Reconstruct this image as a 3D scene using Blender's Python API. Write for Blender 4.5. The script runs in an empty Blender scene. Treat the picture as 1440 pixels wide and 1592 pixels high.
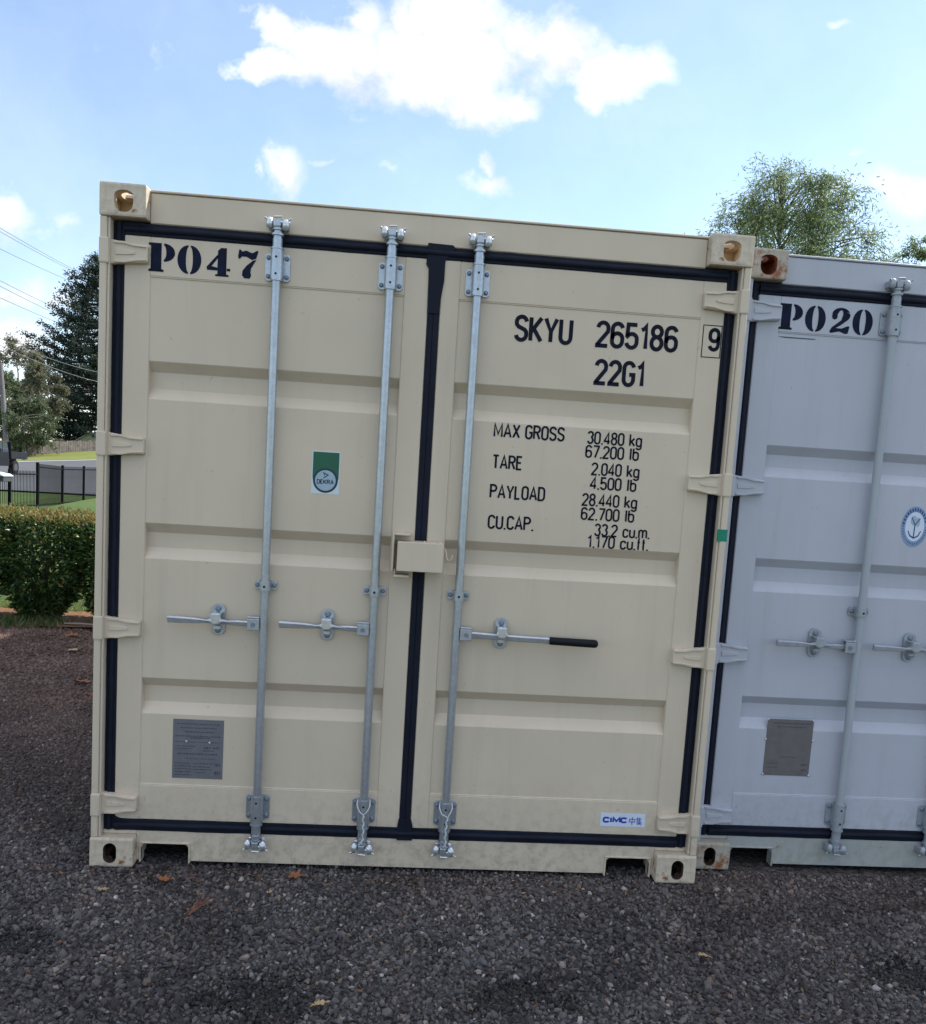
import bpy, bmesh, math, random
import numpy as np
from mathutils import Vector, Matrix

# ------------------------------------------------------------------ camera, light, exposure
S = bpy.context.scene
COL = S.collection
CAM = Vector((1.18341, -3.16248, 1.59547))
ROT = Matrix(((0.9962, -0.0547, -0.0676), (-0.0614, 0.1068, -0.9924), (0.0615, 0.9928, 0.1031)))
F, PX, PY = 1275.0, 720.0, 880.0            # focal length and principal point in photo pixels (1440 x 1592)
cd = bpy.data.cameras.new('camera')
cam = bpy.data.objects.new('camera', cd)
COL.objects.link(cam)
cam.location = CAM
cam.rotation_mode = 'XYZ'
cam.rotation_euler = (1.46733893575862, -0.061523633178417914, -0.06158914701640765)
cd.sensor_fit = 'VERTICAL'
cd.sensor_height = 36.0
cd.lens = F / 1592.0 * 36.0
cd.shift_y = (PY - 796.0) / 1592.0
cd.clip_start = 0.05
cd.clip_end = 3000
S.camera = cam
S.view_settings.view_transform = 'Standard'
S.view_settings.look = 'None'
S.view_settings.gamma = 1
S.view_settings.exposure = 1.3
S.cycles.max_bounces = 8

SUN_EL, SUN_AZ = math.radians(45), math.radians(62)      # azimuth clockwise from +Y (behind the containers, to the right)
sd = bpy.data.lights.new('sun', 'SUN')
sd.energy = 3.0
sd.angle = math.radians(0.5)
sd.color = (1.0, 0.94, 0.84)
sun = bpy.data.objects.new('sun', sd)
COL.objects.link(sun)
sun_dir = Vector((math.sin(SUN_AZ) * math.cos(SUN_EL), math.cos(SUN_AZ) * math.cos(SUN_EL), math.sin(SUN_EL)))
sun.rotation_euler = sun_dir.to_track_quat('Z', 'Y').to_euler()

def ray(px, py):
    return ROT @ Vector(((px - PX) / F, -(py - PY) / F, -1.0))

def at(px, py, depth):
    """point seen at photo pixel (px, py), depth metres along the viewing axis"""
    return CAM + ray(px, py) * depth

W = bpy.data.worlds.new('World')
S.world = W
W.use_nodes = True
wt = W.node_tree
wt.nodes.clear()
SKY_STRENGTH = 0.1
def wn(t, **kw):
    n = wt.nodes.new(t)
    for k, v in kw.items():
        setattr(n, k, v)
    return n
def wl(a, b):
    wt.links.new(a, b)
def wmath(op, a, b=None, c=None, clamp=False):
    n = wn('ShaderNodeMath', operation=op, use_clamp=clamp)
    for i, x in enumerate((a, b, c)):
        if x is None:
            continue
        if isinstance(x, (int, float)):
            n.inputs[i].default_value = x
        else:
            wl(x, n.inputs[i])
    return n.outputs[0]
sky = wn('ShaderNodeTexSky', sky_type='NISHITA', sun_disc=False, sun_elevation=SUN_EL, sun_rotation=SUN_AZ,
         air_density=1.0, dust_density=0.3, ozone_density=1.2, altitude=50)
geo = wn('ShaderNodeTexCoord')
sep = wn('ShaderNodeSeparateXYZ')
wl(geo.outputs['Generated'], sep.inputs[0])
X, Y, Z = sep.outputs
ysafe = wmath('MAXIMUM', Y, 0.08)
u = wmath('DIVIDE', X, ysafe)
v = wmath('DIVIDE', Z, ysafe)
uv = wn('ShaderNodeCombineXYZ')
wl(u, uv.inputs[0]); wl(v, uv.inputs[1])
def wnoise(vec, scale, detail, rough=0.6, dist=0.0):
    n = wn('ShaderNodeTexNoise')
    n.inputs['Scale'].default_value = scale
    n.inputs['Detail'].default_value = detail
    n.inputs['Roughness'].default_value = rough
    n.inputs['Distortion'].default_value = dist
    wl(vec, n.inputs['Vector'])
    return n
warp = wnoise(uv.outputs[0], 7, 6)
wc = wn('ShaderNodeVectorMath', operation='SUBTRACT'); wl(warp.outputs['Color'], wc.inputs[0]); wc.inputs[1].default_value = (.5, .5, .5)
ws = wn('ShaderNodeVectorMath', operation='MULTIPLY'); wl(wc.outputs[0], ws.inputs[0]); ws.inputs[1].default_value = (.10, .10, 0)
wp = wn('ShaderNodeVectorMath', operation='ADD'); wl(uv.outputs[0], wp.inputs[0]); wl(ws.outputs[0], wp.inputs[1])
# the clouds that stand in this part of the sky: (pixel centre, radii in pixels, weight)
CLOUDS = [(690, 100, 190, 74, 1), (520, 70, 105, 62, 1), (430, 98, 66, 22, 1), (437, 42, 38, 32, .85), (700, 35, 110, 50, 1),
          (850, 70, 110, 62, 1), (965, 112, 95, 46, 1), (740, 150, 95, 38, .95), (560, 30, 60, 40, .9), (800, 158, 50, 26, .9),
          (456, 256, 38, 40, .82), (414, 256, 10, 18, .5), (512, 243, 24, 9, .5), (756, 279, 48, 20, .66), (608, 278, 16, 10, .3), (758, 252, 13, 28, .6),
          (10, 330, 55, 40, .7), (30, 445, 75, 30, .75), (10, 520, 90, 50, .8), (100, 470, 40, 30, .6), (60, 360, 60, 20, .42),
          (1395, 292, 100, 38, .9), (1330, 232, 30, 9, .45), (1312, 45, 26, 9, .48), (240, 80, 50, 22, .2), (110, 345, 60, 30, .40)]
field = None
for (cx, cy, rx, ry, wgt) in CLOUDS:
    r0 = ray(cx, cy)
    cu, cv = r0.x / r0.y, r0.z / r0.y
    ru = abs(ray(cx + rx, cy).x / ray(cx + rx, cy).y - cu)
    rv = abs(ray(cx, cy + ry).z / ray(cx, cy + ry).y - cv)
    a = wn('ShaderNodeVectorMath', operation='SUBTRACT'); wl(wp.outputs[0], a.inputs[0]); a.inputs[1].default_value = (cu, cv, 0)
    b = wn('ShaderNodeVectorMath', operation='MULTIPLY'); wl(a.outputs[0], b.inputs[0]); b.inputs[1].default_value = (1 / ru, 1 / rv, 0)
    l = wn('ShaderNodeVectorMath', operation='LENGTH'); wl(b.outputs[0], l.inputs[0])
    f = wmath('MULTIPLY', wmath('SUBTRACT', 1.25, l.outputs['Value']), wgt)
    field = f if field is None else wmath('MAXIMUM', field, f)
fine = wnoise(uv.outputs[0], 14, 9, 0.62)
dens = wmath('ADD', field, wmath('MULTIPLY', wmath('SUBTRACT', fine.outputs[0], 0.5), 2.0))
mask_a = wn('ShaderNodeMapRange', interpolation_type='SMOOTHSTEP')
wl(dens, mask_a.inputs[0]); mask_a.inputs[1].default_value = -0.05; mask_a.inputs[2].default_value = 1.05
front = wmath('GREATER_THAN', Y, 0.12)
ma = wmath('MULTIPLY', mask_a.outputs[0], front)
# loose unseen clouds added over the rest of the sky for ambient light
gen = wnoise(geo.outputs['Generated'], 2.6, 8, 0.6, 0.3)
mb = wn('ShaderNodeMapRange', interpolation_type='SMOOTHSTEP')
wl(gen.outputs[0], mb.inputs[0]); mb.inputs[1].default_value = 0.38; mb.inputs[2].default_value = 0.58
hi = wn('ShaderNodeMapRange', interpolation_type='SMOOTHSTEP')       # more added cloud overhead than low down, to brighten upward slopes
wl(Z, hi.inputs[0]); hi.inputs[1].default_value = 0.35; hi.inputs[2].default_value = 0.85; hi.inputs[3].default_value = 0.25; hi.inputs[4].default_value = 1.0
mbb = wmath('MULTIPLY', wmath('MULTIPLY', mb.outputs[0], hi.outputs[0]), wmath('LESS_THAN', Y, 0.12))
veiln = wnoise(uv.outputs[0], 2.2, 6, 0.6, 0.5)          # high thin cloud that pales the blue
veil = wn('ShaderNodeMapRange'); wl(veiln.outputs[0], veil.inputs[0])
veil.inputs[1].default_value = 0.3; veil.inputs[2].default_value = 0.75; veil.inputs[3].default_value = 0.03; veil.inputs[4].default_value = 0.21
m_all = wmath('MAXIMUM', wmath('MAXIMUM', ma, mbb), wmath('MULTIPLY', veil.outputs[0], front), clamp=True)
# cloud brightness varied by noise, raised overhead for stronger light from above
cshade = wnoise(wp.outputs[0], 5, 7, 0.65)
cgrey = wn('ShaderNodeMapRange'); wl(cshade.outputs[0], cgrey.inputs[0])
cgrey.inputs[1].default_value = 0.35; cgrey.inputs[2].default_value = 0.62; cgrey.inputs[3].default_value = 3.7; cgrey.inputs[4].default_value = 6.0
top = wn('ShaderNodeMapRange'); wl(Z, top.inputs[0]); top.inputs[1].default_value = 0.5; top.inputs[2].default_value = 0.95; top.inputs[3].default_value = 1.0; top.inputs[4].default_value = 1.7
cbr = wmath('MULTIPLY', cgrey.outputs[0], top.outputs[0])
ccol = wn('ShaderNodeCombineXYZ'); wl(cbr, ccol.inputs[0]); wl(cbr, ccol.inputs[1]); wl(wmath('MULTIPLY', cbr, 1.03), ccol.inputs[2])
mixc = wn('ShaderNodeMixRGB')
wl(m_all, mixc.inputs[0]); wl(sky.outputs[0], mixc.inputs[1]); wl(ccol.outputs[0], mixc.inputs[2])
bg = wn('ShaderNodeBackground'); bg.inputs[1].default_value = SKY_STRENGTH
wl(mixc.outputs[0], bg.inputs[0])
wo = wn('ShaderNodeOutputWorld'); wl(bg.outputs[0], wo.inputs[0])

# ------------------------------------------------------------------ helpers
random.seed(7)
rng = np.random.default_rng(7)

def tag(o, label=None, cat=None, group=None, kind=None):
    if label: o['label'] = label
    if cat: o['category'] = cat
    if group: o['group'] = group
    if kind: o['kind'] = kind
    return o

def empty(name, loc=(0, 0, 0), rz=0.0):
    o = bpy.data.objects.new(name, None)
    COL.objects.link(o)
    o.location = loc
    o.rotation_euler = (0, 0, rz)
    o.empty_display_size = 0.1
    return o

class MB:
    """collects boxes, tubes and plates into one mesh"""
    def __init__(self):
        self.v, self.f, self.s, self.m = [], [], [], []
        self.mi = 0
    def add(self, vs, fs, smooth=False):
        n = len(self.v)
        self.v += [tuple(p) for p in vs]
        self.f += [tuple(i + n for i in f) for f in fs]
        self.s += [smooth] * len(fs)
        self.m += [self.mi] * len(fs)
        return self
    def bm(self, b, smooth=False, mat=None):
        b.verts.index_update()
        vs = [(mat @ v.co) if mat else v.co.copy() for v in b.verts]
        self.add(vs, [[v.index for v in f.verts] for f in b.faces], smooth)
        b.free()
        return self
    def box(self, x0, x1, y0, y1, z0, z1, bev=0.0, seg=1, mat=None):
        b = bmesh.new()
        bmesh.ops.create_cube(b, size=1)
        for v in b.verts:
            v.co = Vector((x0 + (v.co.x + .5) * (x1 - x0), y0 + (v.co.y + .5) * (y1 - y0), z0 + (v.co.z + .5) * (z1 - z0)))
        if bev > 0:
            bmesh.ops.bevel(b, geom=list(b.edges), offset=bev, segments=seg, profile=.6, affect='EDGES')
        return self.bm(b, mat=mat)
    def prism(self, pts, y0, y1, bev=0.0, mat=None):
        """pts: outline in x, z; extruded along y"""
        b = bmesh.new()
        vs = [b.verts.new((x, y0, z)) for x, z in pts]
        f = b.faces.new(vs)
        r = bmesh.ops.extrude_face_region(b, geom=[f])
        for e in r['geom']:
            if isinstance(e, bmesh.types.BMVert):
                e.co.y = y1
        bmesh.ops.recalc_face_normals(b, faces=list(b.faces))
        if bev > 0:
            ed = [e for e in b.edges if abs(e.verts[0].co.y - y0) < 1e-6 and abs(e.verts[1].co.y - y0) < 1e-6]
            bmesh.ops.bevel(b, geom=ed, offset=bev, segments=2, profile=.6, affect='EDGES')
        bmesh.ops.triangulate(b, faces=[f for f in b.faces if len(f.verts) > 4])
        return self.bm(b, mat=mat)
    def plate(self, pts, y):
        """flat face in the x-z plane looking towards -y"""
        b = bmesh.new()
        f = b.faces.new([b.verts.new((x, y, z)) for x, z in pts])
        f.normal_update()
        if f.normal.y > 0:
            f.normal_flip()
        if len(pts) > 4:
            bmesh.ops.triangulate(b, faces=[f])
        return self.bm(b)
    def tube(self, pts, rad, n=12, cap=True, smooth=True):
        pts = [Vector(p) for p in pts]
        if not isinstance(rad, (list, tuple)):
            rad = [rad] * len(pts)
        vs, fs = [], []
        up = None
        for i, p in enumerate(pts):
            d = (pts[min(i + 1, len(pts) - 1)] - pts[max(i - 1, 0)]).normalized()
            if up is None:
                up = Vector((0, 0, 1)) if abs(d.z) < .9 else Vector((1, 0, 0))
            a = d.cross(up).normalized()
            up = a.cross(d).normalized()
            for k in range(n):
                t = 2 * math.pi * k / n
                vs.append(p + (a * math.cos(t) + up * math.sin(t)) * rad[i])
        for i in range(len(pts) - 1):
            for k in range(n):
                k2 = (k + 1) % n
                fs.append((i * n + k, i * n + k2, (i + 1) * n + k2, (i + 1) * n + k))
        self.add(vs, fs, smooth)
        if cap:
            self.add(vs[:n], [tuple(range(n - 1, -1, -1))])
            self.add(vs[-n:], [tuple(range(n))])
        return self
    def build(self, name, mats, parent=None):
        me = bpy.data.meshes.new(name)
        me.from_pydata(self.v, [], self.f)
        if not isinstance(mats, (list, tuple)):
            mats = [mats]
        for m in mats:
            me.materials.append(m)
        me.polygons.foreach_set('use_smooth', self.s)
        me.polygons.foreach_set('material_index', self.m)
        me.update()
        o = bpy.data.objects.new(name, me)
        COL.objects.link(o)
        if parent is not None:
            o.parent = parent
        return o

def quick(name, verts, faces_n, mat, parent=None, smooth=False):
    """mesh from numpy arrays; every face has the same number of corners"""
    verts = np.asarray(verts, np.float32)
    faces_n = np.asarray(faces_n, np.int32)
    me = bpy.data.meshes.new(name)
    nf, k = faces_n.shape
    me.vertices.add(len(verts)); me.vertices.foreach_set('co', verts.ravel())
    me.loops.add(nf * k); me.loops.foreach_set('vertex_index', faces_n.ravel())
    me.polygons.add(nf); me.polygons.foreach_set('loop_start', np.arange(nf, dtype=np.int32) * k)
    me.polygons.foreach_set('use_smooth', np.full(nf, smooth))
    me.materials.append(mat)
    me.update(calc_edges=True)
    o = bpy.data.objects.new(name, me)
    COL.objects.link(o)
    if parent is not None:
        o.parent = parent
    return o

# ------------------------------------------------------------------ materials
class Mat:
    def __init__(self, name):
        self.m = bpy.data.materials.new(name)
        self.m.use_nodes = True
        self.t = self.m.node_tree
        self.b = self.t.nodes['Principled BSDF']
        self.co = self.t.nodes.new('ShaderNodeTexCoord')
    def n(self, t, **kw):
        nn = self.t.nodes.new(t)
        for k, v in kw.items():
            setattr(nn, k, v)
        return nn
    def l(self, a, b):
        self.t.links.new(a, b)
    def noise(self, scale, detail=5, rough=.6, coord='Object', stretch=None, dist=0):
        x = self.n('ShaderNodeTexNoise')
        x.inputs['Scale'].default_value = scale
        x.inputs['Detail'].default_value = detail
        x.inputs['Roughness'].default_value = rough
        x.inputs['Distortion'].default_value = dist
        src = self.co.outputs[coord]
        if stretch:
            mp = self.n('ShaderNodeMapping')
            mp.inputs['Scale'].default_value = stretch
            self.l(src, mp.inputs[0]); src = mp.outputs[0]
        self.l(src, x.inputs['Vector'])
        return x.outputs[0]
    def ramp(self, src, a, b, ca=(0, 0, 0), cb=(1, 1, 1)):
        r = self.n('ShaderNodeValToRGB')
        r.color_ramp.elements[0].position = a
        r.color_ramp.elements[1].position = b
        r.color_ramp.elements[0].color = (*ca, 1)
        r.color_ramp.elements[1].color = (*cb, 1)
        self.l(src, r.inputs[0])
        return r.outputs[0]
    def mix(self, fac, a, b, mode='MIX'):
        x = self.n('ShaderNodeMixRGB', blend_type=mode)
        for i, q in ((0, fac), (1, a), (2, b)):
            if isinstance(q, (int, float)):
                x.inputs[i].default_value = q
            elif isinstance(q, tuple):
                x.inputs[i].default_value = (*q, 1)
            else:
                self.l(q, x.inputs[i])
        return x.outputs[0]
    def math(self, op, a, b=0.0):
        x = self.n('ShaderNodeMath', operation=op)
        for i, q in enumerate((a, b)):
            if isinstance(q, (int, float)):
                x.inputs[i].default_value = q
            else:
                self.l(q, x.inputs[i])
        return x.outputs[0]
    def set(self, base=None, rough=None, metal=None, spec=None):
        for k, q in (('Base Color', base), ('Roughness', rough), ('Metallic', metal), ('Specular IOR Level', spec)):
            if q is None:
                continue
            if isinstance(q, (int, float)):
                self.b.inputs[k].default_value = q
            elif isinstance(q, tuple):
                self.b.inputs[k].default_value = (*q, 1)
            else:
                self.l(q, self.b.inputs[k])
        return self
    def bump(self, h, strength=.3, dist=.002):
        x = self.n('ShaderNodeBump')
        x.inputs['Strength'].default_value = strength
        x.inputs['Distance'].default_value = dist
        self.l(h, x.inputs['Height'])
        self.l(x.outputs[0], self.b.inputs['Normal'])
        return self

def painted(name, col, rust=0.0, rough=.42, streak=.12, dirt=(.2, .17, .13)):
    m = Mat(name)
    big = m.noise(1.6, 4)
    c = m.mix(m.ramp(big, .3, .7), tuple(x * .94 for x in col), tuple(min(1, x * 1.05) for x in col))
    st = m.noise(1, 6, .65, stretch=(14, 14, .9))
    c = m.mix(m.math('MULTIPLY', m.ramp(st, .52, .8), streak), c, dirt)
    # splashed dirt low on the box
    sep = m.n('ShaderNodeSeparateXYZ'); m.l(m.co.outputs['Object'], sep.inputs[0])
    low = m.n('ShaderNodeMapRange'); m.l(sep.outputs[2], low.inputs[0])
    low.inputs[1].default_value = .42; low.inputs[2].default_value = 0.0
    sp = m.ramp(m.noise(26, 7, .7), .45, .72)
    c = m.mix(m.math('MULTIPLY', m.math('MULTIPLY', sp, low.outputs[0]), .65), c, dirt)
    # small scuffs
    sc = m.ramp(m.noise(34, 3, .5), .735, .75)
    c = m.mix(m.math('MULTIPLY', sc, .35), c, tuple(x * .45 for x in col))
    if rust > 0:
        rn = m.ramp(m.noise(13, 7, .7), .66 - .16 * rust, .72 - .1 * rust)
        c = m.mix(rn, c, m.mix(m.noise(60, 4), (.16, .05, .02), (.34, .15, .06)))
    m.set(base=c, rough=m.mix(m.noise(5, 5), (rough - .08,) * 3, (rough + .12,) * 3), spec=.4)
    h = m.mix(.25, m.noise(2.2, 3), m.noise(240, 2))
    m.bump(h, .25, .004)
    return m.m

BEIGE = (.595, .508, .397)
GREY = (.435, .455, .52)
M = {}
M['beige'] = painted('beige_paint', BEIGE)
M['grey'] = painted('grey_paint', GREY, streak=.16)
M['beige_cast'] = painted('beige_paint_chipped', tuple(x * 1.03 for x in BEIGE), rust=.15)
M['beige_cast_low'] = painted('beige_paint_rusting', tuple(x * 1.02 for x in BEIGE), rust=.42)
M['grey_cast'] = painted('grey_paint_rusty', (.42, .385, .32), rust=.95, rough=.55)
M['grey_sill'] = painted('grey_paint_stained', (.36, .38, .375), rust=.12, streak=.4, dirt=(.25, .22, .13))

def rusty(name, a, b):
    m = Mat(name)
    m.set(base=m.mix(m.ramp(m.noise(18, 7, .7), .35, .65), a, b), rough=.85, spec=.2)
    m.bump(m.noise(90, 6), .5, .003)
    return m.m
M['primer'] = rusty('orange_primer', (.60, .50, .37), (.55, .42, .28))
M['rust'] = rusty('rust', (.30, .12, .07), (.14, .05, .03))
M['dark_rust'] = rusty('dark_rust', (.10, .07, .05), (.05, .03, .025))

def galv(name, col, metal=.55, rough=.48):
    m = Mat(name)
    vo = m.n('ShaderNodeTexVoronoi'); vo.inputs['Scale'].default_value = 90
    m.l(m.co.outputs['Object'], vo.inputs['Vector'])
    c = m.mix(m.ramp(vo.outputs['Color'], .2, .9), tuple(x * .93 for x in col), tuple(x * 1.06 for x in col))
    c = m.mix(m.math('MULTIPLY', m.ramp(m.noise(9, 6, .7, stretch=(3, 3, .35)), .5, .75), .22), c, tuple(x * .6 for x in col))
    m.set(base=c, rough=m.mix(m.noise(20, 5), (rough - .1,) * 3, (rough + .14,) * 3), metal=metal)
    m.bump(m.noise(120, 3), .15, .001)
    return m.m
M['galv'] = galv('galvanised_steel', (.44, .48, .53), .75, .36)
M['galv_bright'] = galv('bright_zinc', (.62, .65, .68), .7, .3)
M['bolt'] = galv('bolt_head', (.20, .25, .32), .5, .5)
M['grey_bar'] = painted('grey_bar_paint', (.345, .38, .42), rough=.45)
M['grey_bar2'] = galv('grey_fitting', (.33, .36, .40), .35, .5)

def plain(name, col, rough=.6, var=.12, scale=20, bump=.1, spec=.4, metal=0.0):
    m = Mat(name)
    c = m.mix(m.ramp(m.noise(scale, 5), .3, .7), tuple(x * (1 - var) for x in col), tuple(min(1, x * (1 + var)) for x in col))
    m.set(base=c, rough=rough, spec=spec, metal=metal)
    if bump:
        m.bump(m.noise(scale * 4, 4), bump, .002)
    return m.m
M['gasket'] = plain('black_rubber', (.007, .010, .021), .65, .3, 12, .2, .18)
M['hole'] = plain('dark_hole', (.012, .012, .014), .8)
M['grip'] = plain('black_grip', (.006, .007, .011), .55, .1, 20, .1, .2)
M['ink'] = plain('navy_black_paint', (.007, .009, .022), .7, .35, 30, 0, .15)
M['stencil'] = plain('navy_stencil_paint', (.006, .010, .030), .7, .4, 25, 0, .15)
M['sticker_white'] = plain('white_vinyl', (.56, .66, .70), .35, .04, 8, 0)
M['sticker_green'] = plain('green_vinyl', (.006, .10, .058), .35, .1, 8, 0)
M['sticker_silver'] = plain('pale_blue_vinyl', (.32, .43, .52), .35, .06, 40, 0)
M['sticker_ink'] = plain('dark_teal_ink', (.008, .03, .05), .4, .1, 8, 0)
M['cimc_white'] = plain('pale_blue_white_vinyl', (.60, .67, .80), .3, .03, 8, 0)
M['cimc_blue'] = plain('blue_ink', (.02, .045, .36), .4, .05, 8, 0)
M['emblem_blue'] = plain('emblem_blue', (.02, .06, .22), .4, .1, 30, 0)
M['emblem_mid'] = plain('emblem_pale', (.20, .30, .46), .4, .1, 30, 0)
M['data_plate'] = plain('etched_plate', (.165, .172, .195), .5, .1, 30, .05, .5, .3)
M['plate_text'] = plain('etched_text', (.06, .07, .095), .6, .2, 60, 0)
M['plate_warm'] = plain('etched_plate_brown', (.155, .145, .15), .5, .1, 30, .05, .5, .3)
M['tape'] = plain('green_tape', (.0, .20, .12), .4, .08, 20, 0)
M['wire_white'] = plain('white_wire', (.50, .53, .55), .5)
M['underfloor'] = plain('dark_undercoat', (.02, .02, .02), .9)
M['wood_floor'] = plain('plywood', (.2, .13, .07), .8)

# ------------------------------------------------------------------ lettering: stroke letters, drawn as flat ribbons
def A(cx, cy, rx, ry, a0, a1, n=9):
    return [(cx + rx * math.cos(math.radians(a0 + (a1 - a0) * i / n)), cy + ry * math.sin(math.radians(a0 + (a1 - a0) * i / n))) for i in range(n + 1)]
_o = A(.5, .76, .5, .24, 0, 180) + A(.5, .24, .5, .24, 180, 360)
_six = A(.5, .76, .5, .24, 15, 180) + A(.5, .24, .5, .24, 180, 360) + A(.5, .36, .5, .22, 0, 180)[:-1] + [(0.02, .33)]
GL = {
 '0': ([_o + [_o[0]]], 1), 'O': ([_o + [_o[0]]], 1),
 '1': ([[(.0, .80), (.45, .86), (.75, 1), (.75, 0)]], .62),
 '2': ([A(.5, .76, .5, .24, 175, 0) + [(.97, .62), (.0, .04), (.0, 0), (1, 0)]], 1),
 '3': ([A(.5, .77, .48, .23, 165, -75), A(.5, .27, .5, .27, 75, -165)], 1),
 '4': ([[(.76, 0), (.76, 1), (0, .3), (0, .25), (1.05, .25)]], 1),
 '5': ([[(.95, 1), (.1, 1), (.04, .5)] + A(.5, .38, .5, .22, 150, 0) + A(.5, .24, .5, .24, 0, -170)], 1),
 '6': ([_six], 1), '9': ([[(1 - x, 1 - y) for x, y in _six]], 1),
 '7': ([[(0, 1), (1, 1), (1, .95), (.35, 0)]], 1),
 '8': ([A(.5, .77, .45, .23, -90, 270, 16), A(.5, .27, .5, .27, 90, 450, 16)], 1),
 'S': ([A(.5, .76, .5, .24, 10, 180) + [(.03, .66), (.2, .57), (.8, .45), (.97, .36)] + A(.5, .24, .5, .24, 0, -170)], 1),
 'K': ([[(0, 0), (0, 1)], [(1, 1), (.03, .38)], [(.27, .53), (1.02, 0)]], 1),
 'Y': ([[(0, 1), (.5, .42), (1, 1)], [(.5, .45), (.5, 0)]], 1.08),
 'U': ([[(0, 1), (0, .24)] + A(.5, .24, .5, .24, 180, 360) + [(1, 1)]], 1),
 'G': ([A(.5, .76, .5, .24, 10, 180) + A(.5, .24, .5, .24, 180, 360) + [(1, .47), (.55, .47)]], 1),
 'M': ([[(0, 0), (0.02, 1), (.5, .2), (.98, 1), (1, 0)]], 1.3), 'A': ([[(0, 0), (.5, 1), (1, 0)], [(.18, .3), (.82, .3)]], 1.15),
 'X': ([[(0, 0), (1, 1)], [(0, 1), (1, 0)]], 1.05), 'T': ([[(0, 1), (1, 1)], [(.5, 1), (.5, 0)]], 1), 'E': ([[(1, 1), (0, 1), (0, 0), (1, 0)], [(0, .52), (.85, .52)]], .85),
 'P': ([[(0, 0), (0, 1), (.5, 1)] + A(.5, .76, .5, .24, 90, -90) + [(0, .52)]], 1),
 'R': ([[(0, 0), (0, 1), (.5, 1)] + A(.5, .76, .5, .24, 90, -90) + [(0, .52)], [(.5, .52), (1, 0)]], 1),
 'L': ([[(0, 1), (0, 0), (.95, 0)]], .85), 'I': ([[(.5, 0), (.5, 1)]], .25),
 'D': ([[(0, 0), (0, 1), (.5, 1)] + A(.5, .74, .5, .26, 90, 0) + A(.5, .26, .5, .26, 0, -90) + [(0, 0)]], 1),
 'C': ([A(.5, .76, .5, .24, 5, 180) + A(.5, .24, .5, .24, 180, 355)], 1),
 '.': ([[(.5, -.07), (.5, .07)]], .12),
 'k': ([[(0, 0), (0, 1)], [(.95, .66), (.03, .25)], [(.3, .38), (1.02, 0)]], .9),
 'g': ([A(.5, .48, .5, .2, 0, 180) + A(.5, .2, .5, .2, 180, 360) + [(1, .48)], [(1, .7), (1, -.1)] + A(.5, -.1, .5, .17, 0, -165)], .95),
 'l': ([[(.5, 0), (.5, 1)]], .2),
 'b': ([[(0, 1), (0, .2)] + A(.5, .2, .5, .2, 180, 360) + A(.5, .48, .5, .2, 0, 180)], .95),
 'c': ([A(.5, .48, .5, .2, 5, 180) + A(.5, .2, .5, .2, 180, 355)], .9),
 'u': ([[(0, .68), (0, .2)] + A(.5, .2, .5, .2, 180, 360), [(1, .68), (1, 0)]], .9),
 'm': ([[(0, .68), (0, 0)], [(0, .5)] + A(.25, .5, .25, .18, 180, 0) + [(.5, 0)], [(.5, .5)] + A(.75, .5, .25, .18, 180, 0) + [(1, 0)]], 1.5),
 'f': ([[(.45, 0), (.45, .8)] + A(.8, .8, .35, .2, 180, 90), [(.05, .66), (.95, .66)]], .55),
 't': ([[(.45, .95), (.45, .15)] + A(.8, .15, .35, .15, 180, 270), [(.05, .66), (.95, .66)]], .55),
}
def ribbon(mb, pts, w, y):
    P = []
    for q in pts:
        q = Vector((q[0], q[1]))
        if not P or (q - P[-1]).length > 1e-5:
            P.append(q)
    closed = (P[0] - P[-1]).length < 1e-5 and len(P) > 3
    if closed:
        P = P[:-1]
    n = len(P)
    L, Rr = [], []
    for i in range(n):
        a = P[i - 1] if (i > 0 or closed) else None
        b = P[(i + 1) % n] if (i < n - 1 or closed) else None
        d1 = (P[i] - a).normalized() if a is not None else (b - P[i]).normalized()
        d2 = (b - P[i]).normalized() if b is not None else d1
        n1, n2 = Vector((-d1.y, d1.x)), Vector((-d2.y, d2.x))
        m = n1 + n2
        m = m.normalized() if m.length > .05 else n1
        k = min(1 / max(m.dot(n1), .3), 1.9)
        L.append(P[i] + m * (w / 2 * k)); Rr.append(P[i] - m * (w / 2 * k))
    vs = [(p.x, y, p.y) for p in L] + [(p.x, y, p.y) for p in Rr]
    fs = [(i, (i + 1) % n, n + (i + 1) % n, n + i) for i in range(n if closed else n - 1)]
    mb.add(vs, fs)

def text(mb, s, x0, x1, z0, h, w, y, space=.55, gap=.42):
    """s from x0 to x1 on the baseline z0; h letter height, w stroke width"""
    adv = []
    tot = 0
    for i, ch in enumerate(s):
        cw = space if ch == ' ' else GL[ch][1]
        adv.append(tot)
        tot += cw + (gap if i < len(s) - 1 else 0)
    sc = (x1 - x0 - w) / tot
    for i, ch in enumerate(s):
        if ch == ' ':
            continue
        strokes, cw = GL[ch]
        for j, st in enumerate(strokes):
            ribbon(mb, [(x0 + w / 2 + (adv[i] + p[0] * cw) * sc, z0 + w / 2 + p[1] * (h - w)) for p in st], w, y - j * .00012)

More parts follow.
